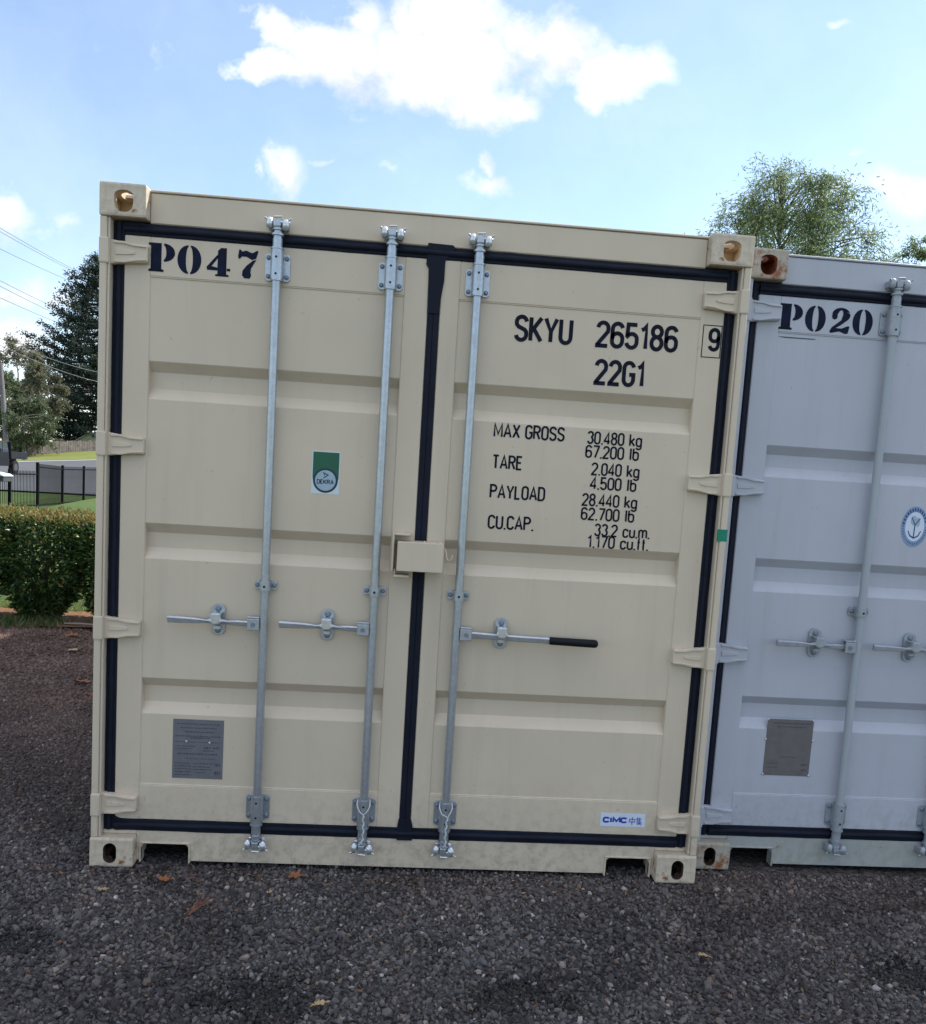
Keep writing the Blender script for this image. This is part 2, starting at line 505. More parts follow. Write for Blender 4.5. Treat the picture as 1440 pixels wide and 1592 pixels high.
# stencil numerals: outlines in a unit box
def crescent(cx, cy, rx, ry, ix, iy, side):
    if side > 0:
        return A(cx, cy, rx, ry, 90, -90, 14) + A(cx, cy, ix, iy, -90, 90, 10)
    return A(cx, cy, rx, ry, 90, 270, 14) + A(cx, cy, ix, iy, 270, 90, 10)
STENCIL = {
 'P': [[(0, 1), (0, .93), (.09, .9), (.09, .1), (0, .07), (0, 0), (.58, 0), (.58, .07), (.49, .1), (.49, 1)],
       A(.57, .68, .43, .32, 88, -88, 12) + A(.57, .68, .10, .25, -85, 85, 8)],
 '0': [crescent(.455, .5, .455, .5, .10, .44, -1), crescent(.545, .5, .455, .5, .10, .44, 1)],
 '4': [[(.62, 1), (.86, 1), (.86, .08), (.97, .06), (.97, 0), (.38, 0), (.38, .06), (.48, .08), (.48, .20), (0.02, .20), (0.0, .31), (.45, .74), (.54, .70), (.21, .34), (.47, .30), (.48, .9)],
       [(.88, .2), (1.03, .2), (1.03, .29), (.88, .29)]],
 '7': [[(.0, .78), (.05, 1), (.12, 1), (.2, .93), (.4, .98), (.7, .90), (.95, 1), (1, .97), (.9, .72), (.7, .66), (.42, .76), (.2, .76), (.1, .68), (.02, .68)],
       [(.74, .64), (.92, .68), (.66, .36), (.64, .22), (.68, .1), (.6, .0), (.34, .0), (.22, .1), (.24, .26), (.42, .44)]],
 '2': [A(.52, .72, .46, .28, 20, 165, 10) + [(.07, .62)] + A(.2, .66, .15, .13, 230, 390, 8) + [(.42, .86), (.5, .9)],
       A(.52, .72, .46, .28, 12, -40, 6) + [(.55, .33), (.3, .2), (.6, .2), (.88, .3), (1.0, .3), (.93, .02), (.80, 0), (.5, .08), (.08, 0), (0, .06), (.1, .22), (.55, .52), (.62, .75), (.58, .92)]],
}
def stencil(mb, s, spans, z0, h, y):
    for ch, (xa, xb) in zip(s, spans):
        for poly in STENCIL[ch]:
            mb.plate([(xa + px * (xb - xa), z0 + pz * h) for px, pz in poly], y)

# ------------------------------------------------------------------ corner castings
def casting_mesh(name, mats, bottom):
    """hollow steel block, front face at y=0, outer side at x=0, base at z=0"""
    w, d, h, t = .168, .178, .118, .027
    mb = MB().box(0, w, 0, d, 0, h, .008, 2)
    base = mb.build('casting_blank', mats)
    cuts = [MB().box(t, w - t, t, d - t, t, h - t)]
    cx, cz = (.079, .058) if bottom else (.088, .053)
    rx, rz = (.0255, .041) if bottom else (.034, .040)
    if bottom:
        out = A(cx, cz + rz - rx, rx, rx, 0, 180, 10) + A(cx, cz - rz + rx, rx, rx, 180, 360, 10)
    else:
        out = [(cx + rx, cz + rz * .55)] + A(cx, cz + rz * .55, rx, rz * .45, 0, 180, 8)[1:] + A(cx, cz - rz + rx, rx, rx, 180, 360, 10)
    cuts.append(MB().prism(out, -.05, t + .01))
    # side hole and top or bottom hole
    side = MB(); side.prism([(z_ + .089, x_) for z_, x_ in A(0, .058, .038, .024, 0, 360, 16)[:-1]], 0, .08)
    s_ob = side
    rotv = [(y_ - .05, x_, z_) for x_, y_, z_ in s_ob.v]
    s2 = MB(); s2.v, s2.f, s2.s, s2.m = rotv, s_ob.f, s_ob.s, s_ob.m
    cuts.append(s2)
    tp = MB(); tp.prism([(x_ + .084, y_ + .089) for x_, y_ in A(0, 0, .03, .055, 0, 360, 18)[:-1]], 0, .08)
    t2 = MB(); t2.v = [(x_, z_, (y_ - .05) if bottom else (y_ + h - .03)) for x_, y_, z_ in tp.v]; t2.f, t2.s, t2.m = tp.f, tp.s, tp.m
    cuts.append(t2)
    tmp = []
    for c in cuts:
        ob = c.build('casting_cut', mats)
        b = bmesh.new(); b.from_mesh(ob.data); bmesh.ops.recalc_face_normals(b, faces=list(b.faces)); b.to_mesh(ob.data); b.free()
        tmp.append(ob)
        mo = base.modifiers.new('cut', 'BOOLEAN'); mo.operation = 'DIFFERENCE'; mo.solver = 'EXACT'; mo.object = ob
    dg = bpy.context.evaluated_depsgraph_get()
    dg.update()
    me = bpy.data.meshes.new_from_object(base.evaluated_get(dg))
    me.name = name
    for ob in tmp + [base]:
        bpy.data.objects.remove(ob, do_unlink=True)
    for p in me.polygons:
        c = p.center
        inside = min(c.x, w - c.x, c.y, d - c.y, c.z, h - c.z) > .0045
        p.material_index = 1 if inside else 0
        p.use_smooth = False
    return me

# ------------------------------------------------------------------ containers
CW, CH, CL = 2.438, 2.591, 6.058
YD = .045                       # plane of the door faces, header and sill, behind the casting faces

def dconv(x, z):
    return (1.183 + (x - 1.183) * 1.0079, 1.595 + (z - 1.595) * 1.0079)

def make_container(name, loc, rz, paint, cast_mats, sill_mat, bar_mat, fit_mat, ribs, hinge_z, four_bars):
    root = empty(name, loc, rz)
    # corner castings, eight of them
    for bottom in (False, True):
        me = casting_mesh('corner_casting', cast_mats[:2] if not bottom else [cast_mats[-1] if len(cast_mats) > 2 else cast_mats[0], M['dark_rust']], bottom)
        for sx in (1, -1):
            for sy in (1, -1):
                o = bpy.data.objects.new('corner_casting', me)
                COL.objects.link(o)
                o.parent = root
                o.location = (0 if sx > 0 else CW, 0 if sy > 0 else CL, 0 if bottom else CH - .118)
                o.scale = (sx, sy, 1)
    # front corner posts
    for sx in (1, -1):
        X_ = (lambda a: a) if sx > 0 else (lambda a: CW - a)
        mb = MB()
        def bx(a, b, *r, **k):
            a, b = X_(a), X_(b)
            mb.box(min(a, b), max(a, b), *r, **k)
        bx(.003, .028, .006, .16, .119, CH - .119, bev=.003)
        bx(.0285, .037, .014, .14, .119, CH - .119, bev=.002)
        bx(.037, .16, .10, .15, .119, CH - .119)
        mb.build('corner_post', paint, root)
        mb = MB()
        bx(.003, .16, CL - .16, CL - .004, .119, CH - .119, bev=.004)
        mb.build('rear_post', paint, root)
    # header
    mb = MB()
    mb.box(.1685, CW - .1685, YD, YD + .07, 2.467, 2.5765, .004)
    mb.box(.17, CW - .17, YD - .004, YD + .07, 2.578, 2.5865, .002)
    mb.box(.037, CW - .037, YD + .055, YD + .1, 2.40, 2.4735)
    mb.build('header', paint, root)
    # sill with two forklift notches
    mb = MB()
    zt, zb = .134, .014
    a0, a1, nz = .186, .372, .083
    def notch(x0, x1):
        r = .022
        return [(x0, zb)] + [(x0, nz - r)] + A(x0 + r, nz - r, r, r, 180, 90, 5)[1:] + A(x1 - r, nz - r, r, r, 90, 0, 5) + [(x1, zb)]
    pts = [(.1685, zt), (.1685, zb)] + notch(a0, a1) + notch(CW - a1 + .004, CW - a0) + [(CW - .1685, zb), (CW - .1685, zt)]
    mb.prism(pts, YD, YD + .012)
    for (x0, x1) in ((a0, a1), (CW - a1 + .004, CW - a0)):
        mb.box(x0 - .006, x1 + .006, YD - .006, YD + .05, nz, nz + .007, .002)
        mb.box(x0 - .007, x0, YD - .006, YD + .04, .004, nz, .002)
        mb.box(x1, x1 + .007, YD - .006, YD + .04, .004, nz, .002)
    mb.box(.037, .1685, YD, YD + .06, .1185, zt, .003)
    mb.box(CW - .1685, CW - .037, YD, YD + .06, .1185, zt, .003)
    mb.box(.1685, CW - .1685, YD + .0125, YD + .09, zt - .012, zt - .001)
    mb.build('door_sill', sill_mat, root)
    # body: corrugated sides and front end, roof, floor
    def corrugated(L0, L1, z0, z1, dep, pitch):
        prof = []
        x = L0
        while x < L1 - pitch:
            prof += [(x, 0), (x + pitch * .26, 0), (x + pitch * .5, dep), (x + pitch * .76, dep)]
            x += pitch
        prof += [(x, 0), (L1, 0)]
        return prof
    for sx in (1, -1):
        prof = corrugated(.16, CL - .16, .15, 2.48, .034, .278)
        vs, fs = [], []
        for (a, b) in prof:
            xx = .02 + b if sx > 0 else CW - .02 - b
            vs += [(xx, a, .15), (xx, a, 2.5)]
        for i in range(len(prof) - 1):
            fs.append((2 * i, 2 * i + 2, 2 * i + 3, 2 * i + 1))
        mb = MB().add(vs, fs)
        xa, xb = (.006, .066) if sx > 0 else (CW - .066, CW - .006)
        mb.box(xa, xb, .178, CL - .178, 2.5, 2.57, .003)
        mb.box(xa, xb, .178, CL - .178, .03, .152, .003)
        mb.build('side_wall', paint, root)
    mb = MB()
    prof = corrugated(.16, CW - .16, .15, 2.48, .045, .25)
    vs, fs = [], []
    for (a, b) in prof:
        vs += [(a, CL - .03 - b, .03), (a, CL - .03 - b, 2.57)]
    for i in range(len(prof) - 1):
        fs.append((2 * i, 2 * i + 2, 2 * i + 3, 2 * i + 1))
    mb.add(vs, fs)
    mb.build('end_wall', paint, root)
    mb = MB().box(.03, CW - .03, .115, CL - .03, 2.572, 2.582)
    y = .3
    while y < CL - .3:
        mb.box(.12, CW - .12, y, y + .11, 2.5825, 2.5945, .005)
        y += .21
    mb.build('roof', paint, root)
    mb = MB().box(.067, CW - .067, .15, CL - .05, .122, .15)
    mb.mi = 1
    y = .2
    while y < CL - .1:
        mb.box(.067, CW - .067, y, y + .045, .02, .1215)
        y += .28
    mb.build('floor_frame', [M['wood_floor'], M['underfloor']], root)

    # doors
    zb_, zt_ = .181, 2.421
    SEAM = (1.2065, 1.2525)
    doors = []
    for side in (0, 1):
        x0, x1 = (.079, SEAM[0]) if side == 0 else (SEAM[1], CW - .079)
        i0, i1 = (.174, 1.114) if side == 0 else (1.325, CW - .172)
        zi0, zi1 = .325, 2.279
        mb = MB()
        mb.box(x0, i0, YD, YD + .055, zb_, zt_, .003)
        mb.box(i1, x1, YD, YD + .055, zb_, zt_, .003)
        mb.box(i0 - .002, i1 + .002, YD + .0003, YD + .054, zb_ + .0004, zi0, .003)
        mb.box(i0 - .002, i1 + .002, YD + .0003, YD + .054, zi1, zt_ - .0004, .003)
        # pressed panel with three recessed channels
        prof = [(zi1 + .004, .0045)]
        for (rt, rb) in ribs:
            dp = .036
            prof += [(rt, .0045), (rt - .004, .007), (rt - .038, dp), (rb + .042, dp), (rb + .004, .007), (rb, .0045)]
        prof += [(zi0 - .004, .0045)]
        vs, fs = [], []
        for (z, dy) in prof:
            vs += [(i0 - .001, YD + dy, z), (i1 + .001, YD + dy, z)]
        for i in range(len(prof) - 1):
            fs.append((2 * i, 2 * i + 2, 2 * i + 3, 2 * i + 1))
        mb.add(vs, fs)
        # weld bead along the panel edge
        mb.tube([(i0 + .002, YD + .0045, zi0 + .001), (i1 - .002, YD + .0045, zi0 + .001)], .0035, 6)
        mb.tube([(i0 + .002, YD + .0045, zi1 - .001), (i1 - .002, YD + .0045, zi1 - .001)], .003, 6)
        d = mb.build('door', paint, root)
        doors.append(d)
        # rubber gasket round the leaf
        def seal(x0, x1, y0, y1, z0, z1, bev, seg):
            """rubber strip whose lips wander a little"""
            up_ = (z1 - z0) > (x1 - x0)
            a0_, a1_ = (z0, z1) if up_ else (x0, x1)
            m2 = max(6, int((a1_ - a0_) / .06))
            pa, pb = [], []
            for q_ in range(m2 + 1):
                t_ = a0_ + (a1_ - a0_) * q_ / m2
                j1, j2 = random.uniform(-.0012, .0022), random.uniform(-.0012, .0022)
                pa.append((x0 - j1, t_) if up_ else (t_, z0 - j1))
                pb.append((x1 + j2, t_) if up_ else (t_, z1 + j2))
            g.prism(pa + pb[::-1], y0, y1, .0035)
            mid_ = ((x0 + x1) / 2 if up_ else (z0 + z1) / 2)
            rr_ = (x1 - x0 if up_ else z1 - z0) * .27
            g.tube([((mid_ + random.uniform(-.001, .001), y0 + .002, a0_ + (a1_ - a0_) * q_ / m2) if up_ else (a0_ + (a1_ - a0_) * q_ / m2, y0 + .002, mid_ + random.uniform(-.001, .001))) for q_ in range(m2 + 1)], rr_, 10)
        g = MB()
        gy0, gy1 = YD - .004, YD + .05
        if side == 0:
            seal(.0375, .0785, gy0 + .007, gy1, .137, 2.464, .006, 2)
            seal(.0795, SEAM[0], gy0 + .003, gy1, 2.4215, 2.4665, .010, 3)
            seal(.0795, SEAM[0], gy0 + .003, gy1, .1345, .1805, .010, 3)
            g.prism([(.0785, .1805), (.0785, .20), (.085, .192), (.1, .185), (.13, .1805)], gy0 + .001, gy1 - .02)
        else:
            seal(CW - .0785, CW - .0375, gy0 + .007, gy1, .137, 2.464, .006, 2)
            seal(SEAM[0] + .0003, CW - .0795, gy0 + .003, gy1, 2.4215, 2.4665, .010, 3)
            seal(SEAM[0] + .0003, CW - .0795, gy0 + .003, gy1, .1345, .1805, .010, 3)
            xm = (SEAM[0] + SEAM[1]) / 2
            g.box(SEAM[0] + .0004, xm - .0002, gy0 + .003, gy1, .1807, 2.4213, .003, 2)
            g.box(xm + .0002, SEAM[1] - .0004, gy0 + .0015, gy1, .1807, 2.4213, .003, 2)
            g.prism([(1.196, 2.478), (1.29, 2.476), (1.302, 2.464), (1.264, 2.418), (1.263, 2.34), (1.2535, 2.27), (1.2515, 2.22), (1.2075, 2.22), (1.2055, 2.27), (1.202, 2.385), (1.192, 2.40)], gy0 - .0015, gy0 + .006, .0015)
            g.prism([(1.2, .1305), (1.262, .1305), (1.262, .19), (1.254, .22), (1.205, .22), (1.2, .19)], gy0 - .003, gy0 + .004, .002)
        g.build('door_gasket', M['gasket'], d)
        # hinges
        for hz in hinge_z[side]:
            m_ = 1 if side == 0 else -1
            hx = (lambda a: a) if side == 0 else (lambda a: CW - a)
            h = MB()
            def poly(ps, y0, y1, bev):
                ps = [(hx(a), hz + b) for a, b in ps]
                h.prism(ps if m_ > 0 else ps[::-1], y0, y1, bev)
            poly([(.034, .044), (.06, .041), (.1, .036), (.166, .031), (.170, .026), (.170, -.026), (.166, -.031), (.1, -.036), (.06, -.041), (.034, -.044)], .022, YD - .001, .004)
            # raised lips and centre boss
            poly([(.05, .038), (.085, .0385), (.13, .029), (.166, .026), (.166, .021), (.12, .022), (.085, .030), (.05, .030)], .016, .0225, .002)
            poly([(.05, -.038), (.085, -.0385), (.13, -.029), (.166, -.026), (.166, -.021), (.12, -.022), (.085, -.030), (.05, -.030)], .016, .0225, .002)
            poly([(.055, .010), (.10, .008), (.125, .004), (.125, -.004), (.10, -.008), (.055, -.010)], .0185, .0225, .0015)
            a, b = sorted((hx(.0005), hx(.036)))
            h.box(a, b, .0015, .08, hz - .046, hz + .046, .006, 2)
            h.tube([(hx(.017), .02, hz - .052), (hx(.017), .02, hz + .052)], .0125, 10)
            h.build('hinge', paint, d)

    # locking bars
    def bolt(mb, x, y, z, r=.0085):
        mb.tube([(x, y, z), (x, y - .005, z), (x, y - .008, z)], [r, r, r * .55], 10)
    YB = .0175
    bars = [(.640, -1), (1.0615, -1), (1.390, 1)] + ([(1.80, 1)] if four_bars else [])
    for bi, (bxx, hs) in enumerate(bars):
        tb = MB().tube([(bxx, YB, .13), (bxx, YB, 2.462)], .0165, 20)
        bar = tb.build('locking_bar', bar_mat, root)
        for top in (True, False):
            zc = 2.343 if top else .252
            sgn = 1 if top else -1
            br = MB()
            br.prism([(bxx - .046 + c, zc + e) for c, e in ((.008, .05), (.03, .05), (.034, .045), (.058, .045), (.062, .05), (.084, .05), (.092, .042), (.092, -.042), (.084, -.05), (.062, -.05), (.058, -.045), (.034, -.045), (.03, -.05), (.008, -.05), (0, -.042), (0, .042))], YD - .007, YD - .0005, .0015)
            # half-round saddle
            sad = [(bxx + .0235 * math.cos(t), YB - .0215 * math.sin(t)) for t in [math.pi * k / 10 for k in range(11)]]
            sad = [(bxx + .0235, YD - .004)] + sad + [(bxx - .0235, YD - .004)]
            vs = [(x, y, zc - .047) for x, y in sad] + [(x, y, zc + .047) for x, y in sad]
            n = len(sad)
            br.add(vs, [(i, i + 1, n + i + 1, n + i) for i in range(n - 1)], True)
            br.add(vs[:n], [tuple(range(n))]); br.add(vs[n:], [tuple(range(n - 1, -1, -1))])
            br.tube([(bxx, YB, zc + sgn * .0465), (bxx, YB, zc + sgn * .060)], .0222, 18)
            br.tube([(bxx, YB, zc + sgn * .0602), (bxx, YB, zc + sgn * .066)], .0245, 18)
            br.tube([(bxx, YB, zc - sgn * .0465), (bxx, YB, zc - sgn * .053)], .0222, 18)
            br.mi = 1
            for ax in (-.034, .034):
                for az in (-.034, .034):
                    bolt(br, bxx + ax, YD - .006, zc + az)
            br.mi = 2
            for az in (-.030, .030):
                br.tube([(bxx, YB - .0205, zc + az), (bxx, YB - .0222, zc + az)], .0045, 8)
            br.build('bar_bracket', [fit_mat, M['bolt'], M['hole']], bar)
            # cam on the end of the bar and the keeper welded to the frame
            ze = 2.492 if top else .106
            cm = MB()
            cm.tube([(bxx, YB, zc + sgn * .066), (bxx, YB, zc + sgn * .098)], .0185, 16)
            cm.tube([(bxx, YB, ze - sgn * .040), (bxx, YB, ze - sgn * .033)], .0225, 16)
            cm.tube([(bxx, YB, ze - sgn * .033), (bxx, YB, ze - sgn * .012)], .0155, 14)
            cm.tube([(bxx, YB, ze - sgn * .021), (bxx, YB, ze - sgn * .014)], .021, 16)
            cm.box(bxx - .015, bxx + .013, YB - .020, YB + .012, ze - .013, ze + .016, .006, 2)
            cm.box(bxx - .010, bxx + .020, YB - .014, YB + .002, ze + sgn * .012 - .006, ze + sgn * .012 + .006, .004, 2)
            cm.build('cam', fit_mat, bar)
            kp = MB()
            for (kx, kz, kr) in ((-.030, .002, .0125), (.030, -.003, .0145)):
                kp.tube([(bxx + kx, .008, ze + kz - .017), (bxx + kx, .006, ze + kz - .013), (bxx + kx, .005, ze + kz + .013), (bxx + kx, .008, ze + kz + .017)], [kr * .55, kr, kr, kr * .55], 12)
                kp.box(bxx + kx - .010, bxx + kx + .010, .010, YD - .0005, ze + kz - .015, ze + kz + .015, .004)
            kp.box(bxx - .034, bxx + .036, YD - .012, YD - .001, ze - .020, ze + .020, .004)
            kp.box(bxx + .012, bxx + .046, -.004, .004, ze - sgn * .004 + .008 * sgn - .004, ze - sgn * .004 + .008 * sgn + .005, .003)
            kp.tube([(bxx + .034, .004, ze + sgn * .012), (bxx + .050, .001, ze + sgn * .020)], .0038, 8)
            kp.tube([(bxx - .034, .004, ze + sgn * .012), (bxx - .046, .001, ze + sgn * .018)], .0042, 8)
            kp.tube([(bxx - .012, -.002, ze + sgn * .022), (bxx + .016, -.002, ze + sgn * .024)], .0045, 8)
            kp.build('cam_keeper', M['galv_bright'] if fit_mat is M['galv'] else fit_mat, bar)
        # middle guide
        zg = 1.147
        gd = MB()
        gd.prism([(bxx - .040, zg + .017), (bxx + .040, zg + .017), (bxx + .043, zg + .013), (bxx + .043, zg - .013), (bxx + .040, zg - .017), (bxx - .040, zg - .017), (bxx - .043, zg - .013), (bxx - .043, zg + .013)], YD - .007, YD - .0005, .001)
        sad = [(bxx + .0215 * math.cos(t), YB - .0205 * math.sin(t)) for t in [math.pi * k / 10 for k in range(11)]]
        sad = [(bxx + .0215, YD - .004)] + sad + [(bxx - .0215, YD - .004)]
        vs = [(x, y, zg - .019) for x, y in sad] + [(x, y, zg + .019) for x, y in sad]
        n = len(sad)
        gd.add(vs, [(i, i + 1, n + i + 1, n + i) for i in range(n - 1)], True)
        gd.add(vs[:n], [tuple(range(n))]); gd.add(vs[n:], [tuple(range(n - 1, -1, -1))])
        gd.mi = 1
        for ax in (-.032, .032):
            bolt(gd, bxx + ax, YD - .006, zg, .009)
        gd.mi = 2
        gd.tube([(bxx, YB - .0195, zg - .002), (bxx, YB - .0212, zg - .002)], .005, 8)
        gd.build('bar_guide', [fit_mat, M['bolt'], M['hole']], bar)
        # hub, handle, catch
        zh = .995
        hub = MB()
        xa, xb = sorted((bxx + hs * .014, bxx + hs * .060))
        hub.box(xa, xb, YB - .017, YB - .010, zh - .023, zh + .023, .003, 2)
        hub.box(xa, xb, YB + .010, YB + .016, zh - .023, zh + .023, .003, 2)
        hub.box(xa, xb, YB - .016, YB + .015, zh + .0235, zh + .030, .002)
        hub.mi = 1
        hub.tube([(bxx + hs * .038, YB - .016, zh), (bxx + hs * .038, YB - .021, zh)], .009, 10)
        hub.build('handle_hub', [fit_mat, M['bolt']], bar)
        hd = MB()
        catch_x = bxx + hs * .178
        if hs < 0:
            xs = [bxx - .045, bxx - .10, bxx - .135, bxx - .178, bxx - .215, bxx - .26, bxx - .355, bxx - .36]
            hh = [.0105, .0105, .008, .006, .007, .0105, .013, .012]
            ys = [.018, .016, .010, .006, .004, .003, .001, .001]
        elif bi == 2:
            xs = [bxx + .045, bxx + .12, bxx + .178, bxx + .25, bxx + .38]
            hh = [.013, .012, .011, .012, .012]
            ys = [.018, .013, .009, .006, .002]
        else:
            xs = [bxx + .045, bxx + .10, bxx + .178, bxx + .26, bxx + .36]
            hh = [.0105, .0105, .006, .0105, .012]
            ys = [.018, .016, .006, .003, .001]
        zz = [zh + (.008 * (i / (len(xs) - 1)) if hs < 0 else -.006 * (i / (len(xs) - 1))) for i in range(len(xs))]
        vs, fs = [], []
        for x, h_, y_, z_ in zip(xs, hh, ys, zz):
            vs += [(x, y_ - .005, z_ - h_ * .8), (x, y_ - .007, z_ + h_ * .5), (x, y_ - .003, z_ + h_), (x, y_ + .006, z_ + h_), (x, y_ + .006, z_ - h_), (x, y_ - .003, z_ - h_)]
        for i in range(len(xs) - 1):
            for k in range(6):
                fs.append((i * 6 + k, i * 6 + (k + 1) % 6, (i + 1) * 6 + (k + 1) % 6, (i + 1) * 6 + k))
        fs += [tuple(range(6)), tuple(range(len(vs) - 1, len(vs) - 7, -1))]
        hd.add(vs, fs)
        if hs < 0:      # pressed hump under the catch
            hd.tube([(catch_x - .05, .003, zz[3] + .002), (catch_x - .02, -.004, zz[3] + .006), (catch_x + .02, -.002, zz[3] + .006), (catch_x + .055, .008, zz[3] + .001)], [.004, .009, .009, .004], 10)
        hd.build('handle', fit_mat, bar)
        if bi == 2:
            gp = MB()
            gp.tube([(bxx + .368, .001, zz[-1]), (bxx + .372, .001, zz[-1]), (bxx + .548, -.002, zz[-1] - .003), (bxx + .558, -.002, zz[-1] - .003), (bxx + .562, -.002, zz[-1] - .003)], [.0135, .0155, .0165, .014, .008], 16)
            o = gp.build('handle_grip', M['grip'], bar)
        ct = MB()
        zc = zh + .008
        cz = .062
        ct.prism([(catch_x + a, zc + b) for a, b in A(0, cz - .024, .0265, .024, 0, 180, 10) + A(0, -cz + .024, .0265, .024, 180, 360, 10)], YD - .006, YD - .0005, .0012)
        ct.mi = 1
        bolt(ct, catch_x, YD - .0055, zc + .042, .0115)
        bolt(ct, catch_x, YD - .0055, zc - .042, .0115)
        ct.mi = 2
        ct.prism([(catch_x - .019, zc + .030), (catch_x + .019, zc + .030), (catch_x + .0195, zc + .012), (catch_x + .024, zc - .001), (catch_x + .010, zc - .012), (catch_x - .010, zc - .012), (catch_x - .024, zc - .001), (catch_x - .0195, zc + .012)], -.014, -.004, .004)
        ct.box(catch_x - .017, catch_x + .017, -.012, YD - .004, zc + .024, zc + .031, .003)
        ct.box(catch_x - .022, catch_x + .022, .014, .020, zc - .016, zc - .006, .002)
        ct.box(catch_x - .014, catch_x + .014, .010, YD - .004, zc - .036, zc - .018, .004)
        ct.mi = 0
        ct.build('handle_catch', [fit_mat, M['bolt'], M['galv_bright'] if fit_mat is M['galv'] else fit_mat], bar)
    return root, doors

RIBS_A = [(1.972, 1.830), (1.363, 1.225), (.757, .613)]
RIBS_B = [(1.822, 1.690), (1.350, 1.208), (.757, .615)]
HZ_A = ([2.352, 1.652, .952, .250], [2.345, 1.642, .944, .245])
HZ_B = ([2.35, 1.645, .942, .232], [2.35, 1.645, .942, .232])
boxA, doorsA = make_container('shipping_container', (0, 0, 0), 0, M['beige'], [M['beige_cast'], M['primer'], M['beige_cast_low']], M['beige'], M['galv'], M['galv'], RIBS_A, HZ_A, False)
tag(boxA, 'beige shipping container with galvanised locking bars and a black handle grip', 'shipping container', 'shipping containers parked side by side')
boxB, doorsB = make_container('shipping_container', (2.466, .135, 0), .004, M['grey'], [M['grey_cast'], M['rust']], M['grey_sill'], M['grey_bar'], M['grey_bar2'], RIBS_B, HZ_B, True)
tag(boxB, 'blue grey shipping container with rusty corner blocks behind the beige one', 'shipping container', 'shipping containers parked side by side')

# --- markings on the beige doors
YP, YF = YD + .0045 - .0012, YD - .0008
dl, dr = doorsA
mb = MB()
stencil(mb, 'P047', [(.166, .262), (.271, .358), (.378, .462), (.492, .566)], 2.297, .103, YF)
mb.build('depot_number_marking', M['stencil'], dl)
def line(mb, s, x0, x1, z0, z1, w, y, **k):
    (a, b), (c, d) = dconv(x0, z0), dconv(x1, z1)
    text(mb, s, a, c, b, d - b, w, y, **k)
mb = MB()
line(mb, 'SKYU', 1.540, 1.766, 2.136, 2.238, .0155, YP)
mb.build('owner_code_marking', M['ink'], dr)
mb = MB()
line(mb, '265186', 1.855, 2.178, 2.137, 2.239, .0155, YP)
mb.build('serial_number_marking', M['ink'], dr)
mb = MB()
line(mb, '22G1', 1.860, 2.062, 1.995, 2.095, .0155, YP, gap=.46)
mb.build('type_code_marking', M['ink'], dr)
mb = MB()
line(mb, '9', 2.294, 2.342, 2.152, 2.242, .0145, YF)
for (a, b, c, d) in ((2.279, 2.356, 2.2535, 2.257), (2.279, 2.356, 2.132, 2.1355), (2.279, 2.2825, 2.1356, 2.2534), (2.3525, 2.356, 2.1356, 2.2534)):
    mb.plate([(a, c), (b, c), (b, d), (a, d)], YF)
mb.build('check_digit_marking', M['ink'], dr)
mb = MB()
w = .0079
for s, x0, x1, z in (('MAX GROSS', 1.486, 1.764, 1.770), ('TARE', 1.488, 1.607, 1.649), ('PAYLOAD', 1.486, 1.704, 1.535), ('CU.CAP.', 1.486, 1.668, 1.416)):
    mb = MB()
    line(mb, s, x0, x1, z, z + .056, w, YP, space=.35)
    mb.build('weight_caption', M['ink'], dr)
for s, x0, x1, z in (('30.480 kg', 1.852, 2.070, 1.768), ('67.200 lb', 1.849, 2.062, 1.714), ('2.040 kg', 1.878, 2.070, 1.648), ('4.500 lb', 1.877, 2.062, 1.593),
                     ('28.440 kg', 1.850, 2.071, 1.527), ('62.700 lb', 1.850, 2.064, 1.472), ('33.2 cu.m.', 1.908, 2.132, 1.411), ('1.170 cu.ft.', 1.884, 2.130, 1.364)):
    mb = MB()
    line(mb, s, x0, x1, z, z + .051, w * .9, YP, space=.5)
    mb.build('weight_figure', M['ink'], dr)
# green and white inspection sticker on the left leaf
def disc(cx, cz, rx, rz, n=40):
    return A(cx, cz, rx, rz, 0, 360, n)[:-1]
(sx0, sz1), (sx1, sz0) = dconv(.799, 1.676), dconv(.906, 1.513)
st = MB()
st.box(sx0, sx1, YD + .0035, YD + .0044, sz0, sz1)
st.mi = 1
cx, cz, r = (sx0 + sx1) / 2, sz0 + .052, .0475
st.plate([(sx0 + .004, sz1 - .004), (sx0 + .004, cz + .01)] + [(cx + r * math.cos(t), cz + r * math.sin(t)) for t in [math.pi * (1 - k / 16) for k in range(17)]] + [(sx1 - .004, cz + .01), (sx1 - .004, sz1 - .004)], YD + .0031)
st.mi = 2
st.plate(disc(cx, cz, r, r), YD + .0028)
st.mi = 3
st.plate(disc(cx, cz, r - .008, r - .008), YD + .0025)
st.mi = 2
text(st, 'DEKRA', cx - .033, cx + .033, cz - .014, .018, .0036, YD + .0022)
ribbon(st, [(cx - .010, cz + .030), (cx + .010, cz + .021), (cx - .008, cz + .009)], .0038, YD + .0022)
ribbon(st, [(cx - .006, cz + .028), (cx - .003, cz + .018)], .0028, YD + .0021)
st.build('inspection_sticker', [M['sticker_white'], M['sticker_green'], M['sticker_ink'], M['sticker_silver']], dl)
